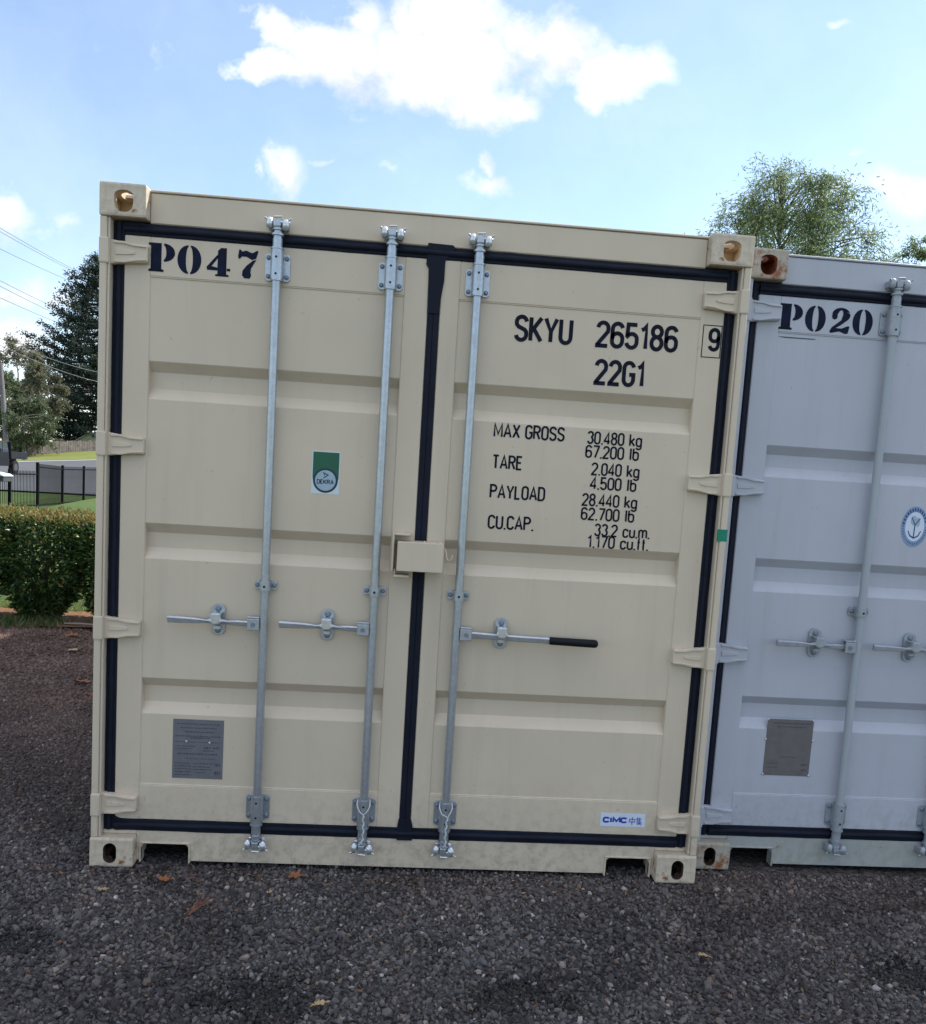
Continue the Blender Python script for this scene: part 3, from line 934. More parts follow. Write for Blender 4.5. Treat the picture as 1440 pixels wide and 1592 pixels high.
# etched plates
def data_plate(door, x0, x1, z0, z1, mats, rows, rivets):
    p = MB()
    p.box(x0, x1, YD + .0028, YD + .0044, z0, z1, .0006)
    p.mi = 1
    for (a, b, z, h) in rows:
        X0, X1 = x0 + a * (x1 - x0), x0 + b * (x1 - x0)
        x = X0
        while x < X1:                       # short dashes: lines of print far too small to read
            l = random.uniform(.003, .012)
            p.plate([(x, z1 - z * (z1 - z0)), (min(x + l, X1), z1 - z * (z1 - z0)), (min(x + l, X1), z1 - z * (z1 - z0) - h), (x, z1 - z * (z1 - z0) - h)], YD + .0024)
            x += l + random.uniform(.0015, .004)
    p.mi = 2
    for (a, b) in rivets:
        X0, Z0 = x0 + a * (x1 - x0), z1 - b * (z1 - z0)
        p.tube([(X0, YD + .003, Z0), (X0, YD - .0005, Z0), (X0, YD - .002, Z0)], [.005, .0045, .002], 8)
    return p.build('data_plate', mats, door)
rowsA = [(.08, .92, .07, .004), (.15, .86, .135, .004), (.24, .82, .20, .005), (.05, .95, .275, .004), (.35, .75, .30, .005), (.05, .95, .375, .003), (.05, .45, .445, .004), (.62, .76, .455, .009), (.8, .92, .46, .006),
         (.05, .4, .49, .003), (.6, .82, .515, .004), (.1, .9, .57, .006), (.25, .85, .655, .003), (.05, .35, .735, .004), (.42, .8, .735, .004), (.84, .95, .735, .012), (.05, .38, .78, .004), (.42, .75, .79, .004),
         (.05, .38, .83, .004), (.42, .78, .835, .004), (.05, .38, .88, .004), (.45, .65, .89, .004), (.84, .95, .87, .012), (.05, .38, .93, .004)]
(px0, pz1), (px1, pz0) = dconv(.305, .604), dconv(.500, .365)
data_plate(dl, px0, px1, pz0, pz1, [M['data_plate'], M['plate_text'], M['galv_bright']], rowsA, [(.27, .375), (.73, .385)])
# maker's sticker at the foot of the right leaf
(cx0, cz1), (cx1, cz0) = dconv(2.026, .285), dconv(2.212, .2285)
ck = MB()
ck.box(cx0, cx1, YD - .0010, YD + .0002, cz0, cz1)
ck.mi = 1
text(ck, 'CIMC', cx0 + .010, cx0 + .112, cz0 + .015, .026, .0076, YD - .0016, gap=.32)
zq, xq = cz0 + .012, cx0 + .122
for st_ in ([(0, .022), (0, .010), (.022, .010), (.022, .022), (0, .022)], [(.011, .031), (.011, -.002)]):
    ribbon(ck, [(xq + a, zq + b) for a, b in st_], .0028, YD - .0016 - .0001 * len(st_))
xq += .028
for i_, st_ in enumerate(([(.006, .030), (0, .020)], [(.004, .026), (.004, .010)], [(.004, .025), (.022, .025)], [(.004, .020), (.020, .020)], [(.004, .015), (.020, .015)], [(.004, .010), (.022, .010)], [(.013, .029), (.013, -.002)], [(0, .006), (.025, .006)], [(.013, .005), (.003, -.002)], [(.013, .005), (.024, -.002)])):
    ribbon(ck, [(xq + a, zq + b) for a, b in st_], .0022, YD - .0016 - .00008 * i_)
ck.build('maker_sticker', [M['cimc_white'], M['cimc_blue']], dr)
# lock box over the seam, its frame on the left leaf, and a bent hook
lb = MB()
lb.box(1.142, 1.318, -.052, -.046, 1.240, 1.352, .0025, 2)
lb.box(1.142, 1.318, -.0455, YD - .002, 1.346, 1.352, .002)
lb.box(1.142, 1.147, -.0455, -.012, 1.246, 1.3455, .002)
lb.box(1.313, 1.318, -.0455, YD - .002, 1.246, 1.3455, .002)
lb.box(1.16, 1.30, -.03, YD - .002, 1.30, 1.305)
lb.tube([(1.305, -.04, 1.352), (1.305, .03, 1.352)], .006, 10)
lb.tube([(1.245, -.04, 1.352), (1.245, .0, 1.352)], .005, 10)
lbo = lb.build('lock_box', M['beige'], dr)
hk = MB()
hk.tube([(1.320, -.02, 1.335), (1.328, -.02, 1.32), (1.331, -.022, 1.300), (1.337, -.025, 1.288), (1.346, -.027, 1.287), (1.352, -.028, 1.296), (1.354, -.028, 1.310)], .0032, 8)
hk.build('lock_hook', M['beige'], lbo)
lf = MB()
lf.box(1.121, 1.129, -.03, YD - .0005, 1.235, 1.3815, .003, 2)
lf.box(1.1292, 1.19, -.03, YD - .0005, 1.374, 1.3815, .002)
lf.box(1.132, 1.190, -.028, YD - .0005, 1.212, 1.222, .002)
lf.box(1.132, 1.138, -.02, YD - .0005, 1.222, 1.245, .002)
lf.build('lock_box_frame', M['beige'], dl)
# green tape on the right post
tp = MB()
(tx0, tz1), (tx1, tz0) = (2.398, 1.468), (2.4375, 1.421)
tp.box(tx0, tx1, .004, .0125, tz0, tz1, .001)
tp.build('tape_band', M['tape'], boxA)

# --- markings on the grey doors (local coordinates of that container)
bl = doorsB[0]
mb = MB()
stencil(mb, 'P020', [(.171, .268), (.279, .366), (.386, .470), (.480, .566)], 2.290, .103, YF)
mb.build('depot_number_marking', M['stencil'], bl)
mb = MB()
mb.plate([(.172, 2.262), (.335, 2.262), (.33, 2.2585), (.2, 2.2575)], YP)
mb.build('paint_smear', M['plate_text'], bl)
data_plate(bl, .298, .503, .412, .662, [M['plate_warm'], M['plate_text'], M['galv_bright']],
           [(.12, .95, .06, .005), (.22, .85, .125, .004), (.35, .7, .66, .003), (.06, .3, .78, .003), (.06, .3, .85, .003), (.8, .95, .78, .008), (.8, .95, .88, .006)],
           [(0.01, .01), (.99, .01), (-.01, .36), (1.01, .36), (0, .98), (1, .98)])
em = MB()
ex, ez = .850, 1.520
em.prism(disc(ex, ez, .084, .086, 48), YD + .0032, YD + .0044)
EMX = .70
em.mi = 1
for k in range(13):
    t = math.radians(170 - k * 12.5)
    c, s_ = math.cos(t), math.sin(t)
    em.plate([(ex + r_ * math.cos(t + dt), ez + r_ * math.sin(t + dt)) for r_, dt in ((.066, -.07), (.079, -.06), (.079, .06), (.066, .07))], YD + .0028)
for k in range(40):
    t = 2 * math.pi * k / 40
    if not (.1 < t < 3.0):
        em.plate([(ex + r_ * math.cos(t + dt), ez + r_ * math.sin(t + dt)) for r_, dt in ((.070, -.03), (.077, -.03), (.077, .03), (.070, .03))], YD + .0028)
em.mi = 2
em.plate(disc(ex, ez, .060, .062, 40), YD + .0028)
em.mi = 3
em.plate(disc(ex - .010, ez + .026, .019, .021, 20), YD + .0025)
em.plate(disc(ex + .016, ez + .020, .014, .020, 20), YD + .0024)
em.mi = 1
ribbon(em, [(ex, ez + .010), (ex - .002, ez - .045)], .007, YD + .0022)
ribbon(em, [(ex - .040, ez - .018), (ex - .026, ez - .038), (ex, ez - .048), (ex + .026, ez - .038), (ex + .04, ez - .018)], .006, YD + .0021)
ribbon(em, [(ex - .025, ez + .04), (ex, ez + .008), (ex + .03, ez + .036)], .005, YD + .0020)
em.v = [(ex + (x_ - ex) * EMX, y_, z_) for x_, y_, z_ in em.v]
em.build('emblem_sticker', [M['emblem_mid'], M['emblem_blue'], M['cimc_white'], M['sticker_silver']], bl)

# --- wire seals hanging on the lower brackets of two bars
for (bx_, lab, mirror) in ((1.0615, 'white looped wire seal hanging on the locking bar left of the door seam', 1), (1.390, 'white looped wire seal hanging on the locking bar right of the door seam', -1)):
    w_ = MB()
    zt = .300
    lx = .024
    off = 0 if mirror > 0 else .008
    loop = [(bx_ - lx, .014, zt + .004), (bx_ - lx - .002, -.002, zt - .008), (bx_ - lx + .003, -.007, zt - .022), (bx_ - lx * .6, -.010, zt - .034), (bx_ - lx * .2 + off, -.012, zt - .042),
            (bx_ + off + .002, -.012, zt - .046), (bx_ + lx * .5, -.010, zt - .038), (bx_ + lx * .85, -.007, zt - .026), (bx_ + lx + .002, -.003, zt - .010), (bx_ + lx, .014, zt + .006)]
    w_.tube(loop, .0026, 8)
    n = 14
    w_.tube([(bx_ + off + .003 * math.sin(i * 1.9) + mirror * .004 * math.sin(i / n * 3), -.012 + .002 * math.cos(i * 1.9), zt - .044 - i * .0095) for i in range(n)], [.0042 if i % 2 else .0030 for i in range(n)], 8)
    w_.tube([(bx_ + off + .002, -.010, zt - .15), (bx_ + off - .01, -.008, zt - .172)], .0025, 6)
    tag(w_.build('wire_seal', M['wire_white']), lab, 'wire seal', 'wire seals on the locking bars')

# ------------------------------------------------------------------ ground
def terrain(x, y):
    ys = [-60, 9, 14, 22, 30, 43, 50, 55, 60, 68, 110, 400]
    zs = [0, 0, .01, .11, .22, .30, .78, 1.2, 1.55, 2.0, 3.2, 5.0]
    z = float(np.interp(y, ys, zs))
    k = min(max((y - 44) / 10, 0), 1)
    return z + k * .075 * min(max(x + .43 * y, -14), 14)

def sheet(name, xs, ys, dz, mat, kind='structure', f=None):
    vs = [(x, y, (f or terrain)(x, y) + dz) for y in ys for x in xs]
    n = len(xs)
    fs = [(j * n + i, j * n + i + 1, (j + 1) * n + i + 1, (j + 1) * n + i) for j in range(len(ys) - 1) for i in range(n - 1)]
    o = quick(name, vs, fs, mat, smooth=True)
    return tag(o, kind=kind)

def ground_mat(name, cols, scale, rough=.95, bump=.6, dist=.02, big=.25):
    m = Mat(name)
    c = m.mix(m.ramp(m.noise(scale, 8, .7), .32, .68), cols[0], cols[1])
    c = m.mix(m.ramp(m.noise(big, 4, .55), .4, .62), c, cols[2])
    m.set(base=c, rough=rough, spec=.2)
    m.bump(m.noise(scale * 2.2, 8, .75), bump, dist)
    return m.m
M['lawn'] = ground_mat('lawn', ((.035, .075, .018), (.085, .13, .035), (.075, .115, .03)), 9)
gm = Mat('gravel_base')
vo = gm.n('ShaderNodeTexVoronoi'); vo.inputs['Scale'].default_value = 75; gm.l(gm.co.outputs['Object'], vo.inputs['Vector'])
gsep = gm.n('ShaderNodeSeparateXYZ'); gm.l(vo.outputs['Color'], gsep.inputs[0])
gc = gm.ramp(gsep.outputs[0], .1, .95, (.026, .025, .026), (.115, .106, .102))
gpos = gm.n('ShaderNodeSeparateXYZ'); gm.l(gm.co.outputs['Object'], gpos.inputs[0])
gmr = gm.n('ShaderNodeMapRange'); gm.l(gpos.outputs[1], gmr.inputs[0]); gmr.inputs[1].default_value = -.4; gmr.inputs[2].default_value = 2.6
gc = gm.mix(gm.math('MULTIPLY', gmr.outputs[0], .5), gc, (.15, .095, .075))
gc = gm.mix(gm.ramp(gm.noise(1.9, 5, .6, dist=.6), .36, .60), gm.mix(1.0, gc, (.6, .6, .6), 'MULTIPLY'), gc)
gm.set(base=gc, rough=.95, spec=.2)
gm.bump(gm.mix(.5, gm.math('SUBTRACT', 1.0, vo.outputs['Distance']), gm.noise(160, 6, .7)), .9, .012)
M['gravel_base'] = gm.m
M['dark_soil'] = ground_mat('dark_soil', ((.014, .013, .013), (.045, .040, .038), (.030, .026, .025)), 70, bump=1, dist=.008, big=3)
M['soil'] = ground_mat('mulch', ((.16, .075, .035), (.34, .20, .11), (.24, .12, .06)), 30, bump=.9, big=2)
M['asphalt'] = ground_mat('asphalt', ((.085, .09, .10), (.13, .135, .145), (.10, .105, .115)), 30, bump=.2, dist=.005, big=.3)
M['verge'] = ground_mat('verge', ((.10, .13, .03), (.20, .22, .06), (.17, .19, .05)), 3)

far = [i * 12.0 for i in range(-25, -5)] + [-60 + i * 2.5 for i in range(33)] + [24 + i * 12.0 for i in range(24)]
ysf = [-60, -30, -12, -4, 0, 4, 8, 11, 14, 18, 22, 26] + [29 + 1.5 * i for i in range(32)] + [80, 90, 110, 160, 250, 400]
def lawn_z(x, y):
    return terrain(x, y) - (.09 if y < 4.6 else 0)
sheet('ground', far, sorted(ysf + [4.55, 4.75]), -.012, M['lawn'], f=lawn_z)
# gravel yard: one bumpy sheet with a few scuffed hollows and small ridges
def gz(x, y):
    return .010 * math.sin(x * 2.1 + 1.3 * math.sin(y * 1.7)) * math.cos(y * 1.9 + x * .7) - .004
HOLLOWS = []
def dips(x, y):
    z = gz(x, y)
    for (cx, cy, r, h) in HOLLOWS:
        d2 = ((x - cx) ** 2 + ((y - cy) * 1.6) ** 2) / (r * r)
        z += h * math.exp(-d2)
    if -.05 < x < 5.2 and y > -.02:
        z = min(z, -.008)
    return z
def _g(px, py):
    d = ray(px, py); p = CAM + d * (-CAM.z / d.z); return p.x, p.y
for (px, py, r_, h_) in ((395, 1540, .11, -.040), (430, 1575, .08, -.03), (330, 1550, .05, -.02), (800, 1540, .10, -.032), (760, 1560, .07, -.02), (880, 1560, .05, -.02), (340, 1530, .09, .014), (480, 1545, .07, .016), (1420, 1510, .13, -.035), (930, 1395, .16, -.012),
                         (60, 1230, .2, .012), (20, 1460, .12, -.03), (110, 1260, .15, -.018), (640, 1430, .16, .008), (1100, 1560, .2, .010), (250, 1480, .15, .010)):
    HOLLOWS.append((*_g(px, py), r_, h_))
sheet('gravel_yard', list(np.arange(-14, -2, .25)) + list(np.arange(-2, 4.5, .04)) + list(np.arange(4.5, 12.3, .25)),
      list(np.arange(-9, -1.6, .3)) + list(np.arange(-1.6, .2, .03)) + list(np.arange(.2, 4.63, .06)), 0.0, M['gravel_base'], f=dips)
sheet('soil_strip', list(np.arange(-14, -.0, .25)), [4.60, 4.75, 4.9, 5.1, 5.3, 5.42], 0.002, M['soil'], f=lambda x, y: .012 + .01 * math.sin(x * 5 + y * 9))
# road climbing away to the right
NJ = 22
def strip(name, e0, e1, dz, mat, n=16):
    """band between two edge lines, each given by its ends in x, y"""
    vs, fs = [], []
    for i in range(n + 1):
        for j in range(NJ + 1):
            t, s_ = i / n, j / NJ
            a = Vector(e0[0]).lerp(Vector(e0[1]), t); b = Vector(e1[0]).lerp(Vector(e1[1]), t)
            p = a.lerp(b, s_)
            vs.append((p.x, p.y, terrain(p.x, p.y) + dz))
    for i in range(n):
        for j in range(NJ):
            k = i * (NJ + 1) + j
            fs.append((k, k + 1, k + NJ + 2, k + NJ + 1))
    return tag(quick(name, vs, fs, mat, smooth=True), kind='structure')
strip('road', ((-110, 15.5), (60, 37.5)), ((-110, 44), (60, 66)), .05, M['asphalt'], 90)
strip('verge', ((-110, 44.1), (60, 66.1)), ((-110, 54), (60, 76)), .045, M['verge'], 90)
M['line_white'] = plain('road_paint', (.6, .6, .57), .7)
strip('road_marking', ((-110, 43.2), (60, 65.2)), ((-110, 43.45), (60, 65.45)), .058, M['line_white'], 90)

# dark earth patches in the hollows, which are darkened by colour
for (cx, cy, r_, h_) in HOLLOWS:
    if h_ > -.019:
        continue
    vs, fs = [(cx, cy, dips(cx, cy) + .006)], []
    nr, na = 5, 26
    ph = random.uniform(0, 6)
    for i in range(1, nr + 1):
        for k in range(na):
            a = 2 * math.pi * k / na
            q = r_ * i / nr * (.85 + .16 * math.sin(3 * a + ph) + .10 * math.sin(7 * a + 2 * ph))
            x_, y_ = cx + q * math.cos(a), cy + q * math.sin(a) / 1.6
            vs.append((x_, y_, dips(x_, y_) + (.006 if i < nr else -.006)))
    fs = [(0, 1 + k, 1 + (k + 1) % na) for k in range(na)]
    for i in range(nr - 1):
        for k in range(na):
            a_, b_ = 1 + i * na + k, 1 + i * na + (k + 1) % na
            fs += [(a_, a_ + na, b_ + na), (a_, b_ + na, b_)]
    tag(quick('soil_patch', vs, fs, M['dark_soil'], smooth=True), kind='structure')

# stones: loose crushed rock over the part of the yard that is seen
ico_v, ico_f = [], []
_b = bmesh.new(); bmesh.ops.create_icosphere(_b, subdivisions=1, radius=1)
ico_v = np.array([v.co[:] for v in _b.verts]); ico_f = np.array([[v.index for v in f.verts] for f in _b.faces]); _b.free()
def stones(xs, ys, rs, zs):
    n = len(xs)
    V = np.repeat(ico_v[None], n, 0) * (1 + rng.uniform(-.34, .34, (n, len(ico_v), 1)))
    V *= np.stack([rng.uniform(.75, 1.35, n), rng.uniform(.65, 1.15, n), rng.uniform(.45, .85, n)], 1)[:, None, :]
    q = rng.normal(size=(n, 4)); q /= np.linalg.norm(q, axis=1)[:, None]
    w_, x_, y_, z_ = q.T
    Rm = np.stack([1 - 2 * (y_ * y_ + z_ * z_), 2 * (x_ * y_ - z_ * w_), 2 * (x_ * z_ + y_ * w_), 2 * (x_ * y_ + z_ * w_), 1 - 2 * (x_ * x_ + z_ * z_), 2 * (y_ * z_ - x_ * w_),
                   2 * (x_ * z_ - y_ * w_), 2 * (y_ * z_ + x_ * w_), 1 - 2 * (x_ * x_ + y_ * y_)], 1).reshape(n, 3, 3)
    # lie mostly flat: blend half of the stones with no tilt
    V = np.einsum('nij,nkj->nki', Rm, V)
    V = V * rs[:, None, None] + np.stack([xs, ys, zs], 1)[:, None, :]
    Fc = ico_f[None] + (np.arange(n) * len(ico_v))[:, None, None]
    return V.reshape(-1, 3), Fc.reshape(-1, 3)
def sm(name, stops):
    m = Mat(name)
    g = m.n('ShaderNodeNewGeometry')
    r = m.n('ShaderNodeValToRGB')
    r.color_ramp.interpolation = 'LINEAR'
    e = r.color_ramp.elements
    e[0].position, e[0].color = stops[0][0], (*stops[0][1], 1)
    e[1].position, e[1].color = stops[-1][0], (*stops[-1][1], 1)
    for p_, c_ in stops[1:-1]:
        k = e.new(p_); k.color = (*c_, 1)
    m.l(g.outputs['Random Per Island'], r.inputs[0])
    return m, r.outputs[0]
m_, c_ = sm('crushed_rock', [(0, (.025, .026, .029)), (.3, (.072, .073, .078)), (.65, (.128, .127, .129)), (.88, (.195, .183, .173)), (.97, (.24, .175, .13)), (1, (.54, .51, .48))])
brown = m_.ramp(m_.noise(.55, 3, .5), .42, .62)
far_m = m_.n('ShaderNodeSeparateXYZ'); m_.l(m_.co.outputs['Object'], far_m.inputs[0])
mr = m_.n('ShaderNodeMapRange'); m_.l(far_m.outputs[1], mr.inputs[0]); mr.inputs[1].default_value = -.4; mr.inputs[2].default_value = 2.6
c2 = m_.mix(m_.math('MULTIPLY', m_.math('ADD', m_.math('MULTIPLY', brown, .25), mr.outputs[0]), .85), c_, m_.mix(.66, c_, (.29, .175, .13)))
c2 = m_.mix(m_.ramp(m_.noise(55, 5), .3, .75), m_.mix(1.0, c2, (.72, .72, .74), 'MULTIPLY'), c2)
patch = m_.ramp(m_.noise(1.9, 5, .6, dist=.6), .36, .60)
c2 = m_.mix(patch, m_.mix(1.0, c2, (.60, .59, .60), 'MULTIPLY'), c2)
damp = m_.ramp(m_.noise(.8, 3, .5), .30, .45)
c2 = m_.mix(damp, m_.mix(1.0, c2, (.75, .75, .78), 'MULTIPLY'), c2)
m_.set(base=c2, rough=.85, spec=.3)
m_.bump(m_.noise(190, 4), .5, .003)
M['rock'] = m_.m
def scatter(n, x0, x1, y0, y1, rmin, rmax, keep):
    xs, ys = rng.uniform(x0, x1, n), rng.uniform(y0, y1, n)
    k = np.array([keep(a, b) and not (rmax > .0105 and rmax != .0115 and hollow(a, b)) for a, b in zip(xs, ys)])
    xs, ys = xs[k], ys[k]
    rs = rmin + (rmax - rmin) * rng.power(.45, len(xs))
    zs = np.array([dips(a, b) for a, b in zip(xs, ys)]) + rs * rng.uniform(-.1, .45, len(xs))
    return xs, ys, rs, zs
def not_under(x, y):
    return not (-.02 < x < 5.3 and y > .03)
def hollow(x, y):
    for (cx, cy, r, h) in HOLLOWS:
        if h < -.019:
            d2 = ((x - cx) ** 2 + ((y - cy) * 1.6) ** 2) / (r * r)
            if d2 < 1.2 and random.random() < min(.8, 1.0 * (1.2 - d2) / .8):
                return True
    return False
parts = [scatter(150000, -2.6, 4.6, -1.9, .16, .003, .0115, lambda x, y: not (0 < x < 5 and y > .14) and not hollow(x, y)),
         scatter(40000, -2.6, 0, .1, 2.4, .004, .011, not_under),
         scatter(22000, -4.2, 0, 2.2, 4.72, .007, .017, not_under),
         scatter(5600, -2.8, 4.6, -1.9, .02, .010, .018, not_under),
         scatter(1800, -3.6, 0, .0, 4.6, .010, .018, not_under)]
hx_, hy_ = [], []
for (cx, cy, r_, h_) in HOLLOWS:
    if h_ < -.019:
        m2 = int(62000 * r_ * r_)
        hx_.append(cx + rng.normal(0, .52, m2) * r_); hy_.append(cy + rng.normal(0, .52, m2) * r_ / 1.6)
hx_, hy_ = np.concatenate(hx_), np.concatenate(hy_)
hr_ = .003 + .007 * rng.power(.6, len(hx_))
a, b = stones(hx_, hy_, hr_, np.array([dips(p, q) for p, q in zip(hx_, hy_)]) + .006 + hr_ * rng.uniform(-.1, .5, len(hx_)))
dm, dc = sm('dark_rock', [(0, (.012, .011, .011)), (.7, (.040, .037, .035)), (.95, (.07, .06, .055)), (1, (.20, .19, .18))])  # stones lying in the hollows get a darker colour
dm.set(base=dc, rough=.7, spec=.3)
tag(quick('dark_gravel', a, b, dm.m), kind='stuff')
V0, F0, off = [], [], 0
for p_ in parts:
    a, b = stones(*p_)
    V0.append(a); F0.append(b + off); off += len(a)
tag(quick('gravel', np.concatenate(V0), np.concatenate(F0), M['rock']), kind='stuff')

# ------------------------------------------------------------------ leaf-built plants
def leaves(pts, dirs, L, Wd, fold=.35, jitter=.6):
    """quads bent along the midrib: two per leaf. pts n x 3, dirs n x 3 (lengthwise)"""
    n = len(pts)
    d = dirs + rng.normal(size=(n, 3)) * jitter
    d /= np.linalg.norm(d, axis=1)[:, None] + 1e-9
    r = rng.normal(size=(n, 3))
    s_ = np.cross(d, r); s_ /= np.linalg.norm(s_, axis=1)[:, None] + 1e-9
    nn = np.cross(s_, d)
    l = (L * rng.uniform(.65, 1.3, n))[:, None]; w_ = (Wd * rng.uniform(.7, 1.25, n))[:, None]
    base = pts
    mid = pts + d * l * .5
    tip = pts + d * l
    a = mid + s_ * w_ * .5 + nn * w_ * fold
    b = mid - s_ * w_ * .5 + nn * w_ * fold
    V = np.stack([base, a, tip, b], 1).reshape(-1, 3)
    k = np.arange(n) * 4
    Fq = np.concatenate([np.stack([k, k + 1, k + 2], 1), np.stack([k, k + 2, k + 3], 1)])
    return V, Fq
def leaf_mat(name, stops, trans=.25, rough=.5):
    m, c = sm(name, stops)
    m.set(base=c, rough=rough, spec=.35)
    out = m.t.nodes['Material Output']
    tr = m.n('ShaderNodeBsdfTranslucent'); m.l(c, tr.inputs[0])
    mx = m.n('ShaderNodeMixShader'); mx.inputs[0].default_value = trans
    m.l(m.b.outputs[0], mx.inputs[1]); m.l(tr.outputs[0], mx.inputs[2]); m.l(mx.outputs[0], out.inputs[0])
    return m.m
M['hedge_leaf'] = leaf_mat('hedge_leaf', [(0, (.016, .040, .014)), (.45, (.035, .080, .022)), (.82, (.08, .14, .035)), (.97, (.16, .20, .06)), (1, (.36, .22, .06))], .28, .34)
M['hedge_new'] = leaf_mat('hedge_new_leaf', [(0, (.28, .14, .06)), (.3, (.28, .22, .07)), (.75, (.17, .23, .06)), (1, (.26, .14, .09))], .35, .45)
M['bark'] = plain('bark', (.10, .08, .06), .9, .3, 8, .6)
M['bark_pale'] = plain('pale_bark', (.26, .24, .22), .9, .2, 8, .5)

def shrub(x, y, w, dpt, h, n, label, seed):
    global rng
    rng = np.random.default_rng(seed)
    root = empty('hedge_shrub', (x, y, 0))
    st = MB()
    rr = random.Random(seed)
    for k in range(9):
        a = rr.uniform(0, 6.28); r_ = rr.uniform(.1, .42)
        p = [(rr.uniform(-.03, .03), rr.uniform(-.03, .03), -.02), (r_ * .35 * w * math.cos(a), r_ * .35 * dpt * math.sin(a), h * .3), (r_ * w * math.cos(a), r_ * dpt * math.sin(a), h * rr.uniform(.6, .88))]
        st.tube(p, [.016, .011, .004], 6)
    st.build('stem', M['bark'], root)
    # clipped box outline, drawn in towards the foot
    u_ = rng.uniform(-1, 1, (n * 4, 3))
    zz = (u_[:, 2] + 1) / 2
    wz = np.interp(zz, [0, .12, .30, .48, 1], [.40, .54, .76, 1.0, 1.0]) * (1 + .07 * np.sin(zz * 13 + seed + 2 * u_[:, 1]))
    shell = np.max(np.abs(u_), 1)
    keep = rng.uniform(0, 1, n * 4) < .16 + .84 * shell ** 3
    lump = np.sin(u_[:, 0] * 6 + seed) * np.cos(zz * 9 + seed) + .8 * np.sin(u_[:, 1] * 5 + zz * 7) + .7 * np.sin(u_[:, 0] * 13 + zz * 17 + seed)
    keep &= (lump > -.95) | (shell < .7)
    keep &= (zz > .08) | (rng.uniform(0, 1, n * 4) < .4)
    u_, wz, lump = u_[keep][:n], wz[keep][:n], lump[keep][:n]
    bulge = wz * (1 + .05 * lump)
    P = np.stack([u_[:, 0] * w / 2 * bulge, u_[:, 1] * dpt / 2 * bulge, .05 + (u_[:, 2] + 1) / 2 * (h - .11)], 1)
    dirs = np.stack([u_[:, 0], u_[:, 1], u_[:, 2] * .4 - .1], 1)
    V, Fq = leaves(P, dirs, .066, .030)
    quick('foliage', V, Fq, M['hedge_leaf'], root)
    k = int(n * .15)
    P = np.stack([rng.uniform(-.5, .5, k) * w, rng.uniform(-.5, .5, k) * dpt, h - .06 + rng.uniform(-.04, .07, k)], 1)
    dd = np.tile([[0, -.1, .9]], (len(P), 1))
    V, Fq = leaves(P, dd, .055, .022, jitter=.5)
    quick('new_growth', V, Fq, M['hedge_new'], root)
    return tag(root, label, 'shrub', 'clipped hedge shrubs left of the containers')
shrub(-3.02, 4.98, .74, .72, 1.06, 5200, 'clipped hedge shrub at the left edge, cut off by the frame', 3)
shrub(-2.33, 4.98, .74, .72, 1.045, 5600, 'dense clipped hedge shrub with orange tips, its foot in weeds', 11)
shrub(-1.64, 5.02, .74, .70, 1.03, 5200, 'hedge shrub half hidden behind the left side of the beige container', 5)

# weeds at the foot of the hedge
rng = np.random.default_rng(21)
n = 900
xx = rng.uniform(-3.6, -2.05, n); yy = rng.uniform(4.45, 4.85, n)
xx += .05 * np.round(rng.normal(size=n)); 
V, Fq = leaves(np.stack([xx, yy, np.full(n, .0)], 1), np.tile([[0, -.15, .9]], (n, 1)), .10, .012, jitter=.55)
M['weed'] = leaf_mat('weed_blade', [(0, (.05, .09, .025)), (.6, (.10, .15, .05)), (1, (.22, .24, .12))], .25)
tag(quick('weeds', V, Fq, M['weed']), kind='stuff')
n = 16000
yy = 5.4 + 5.5 * rng.power(.6, n); xx = -.43 * (yy + 3.2) + 1.2 + rng.uniform(-2.2, 2.0, n)
V, Fq = leaves(np.stack([xx, yy, np.full(n, -.012)], 1), np.tile([[0, 0, .9]], (n, 1)), .05, .006, jitter=.5)
M['grass_blade'] = leaf_mat('grass_blade', [(0, (.11, .12, .03)), (.6, (.19, .18, .06)), (1, (.30, .26, .10))], .3)
tag(quick('grass', V, Fq, M['grass_blade']), kind='stuff')

# ------------------------------------------------------------------ litter on the gravel
M['dry_leaf'] = plain('dry_leaf', (.27, .105, .045), .8, .3, 40, .3)
M['tan_leaf'] = plain('tan_leaf', (.42, .29, .16), .8, .2, 40, .3)
M['brown_leaf'] = plain('brown_leaf', (.22, .09, .05), .85, .3, 40, .3)
def ground_at(px, py):
    d = ray(px, py); t = -CAM.z / d.z
    return CAM + d * t
def dry_leaf(px, py, size, mat, lobes, label, rz, seed):
    p = ground_at(px, py)
    rr = random.Random(seed)
    root = MB()
    n = 22
    vs = [(0, 0, .006)]
    for k in range(n):
        a = 2 * math.pi * k / n
        r_ = .85 * size * (.55 + .45 * abs(math.cos(a * lobes / 2))) * (1 if abs(math.cos(a)) > .4 else .62) * rr.uniform(.85, 1.1)
        vs.append((r_ * math.cos(a), r_ * math.sin(a), .004 + .35 * r_ * abs(math.sin(a + .4)) + rr.uniform(0, .006)))
    m = [(x, y, z + .0012) for x, y, z in vs]
    fs = [(0, 1 + k, 1 + (k + 1) % n) for k in range(n)]
    root.add(vs, [f[::-1] for f in fs], True)
    root.add(m, fs, True)
    root.tube([(size * .8, 0, .01), (size * 1.35, size * .15, .006)], .0016, 5)
    o = root.build('dry_leaf', mat)
    o.location = (p.x, p.y, dips(p.x, p.y) + .010)
    o.rotation_euler = (rr.uniform(-.2, .2), rr.uniform(-.2, .2), rz)
    return tag(o, label, 'dry leaf', 'dry leaves fallen on the gravel')
dry_leaf(254, 1374, .028, M['dry_leaf'], 5, 'rust brown leaf on the gravel below the forklift notch of the beige container', .3, 1)
dry_leaf(459, 1370, .032, M['dry_leaf'], 5, 'orange brown leaf on the gravel under the first locking bar', -.2, 2)
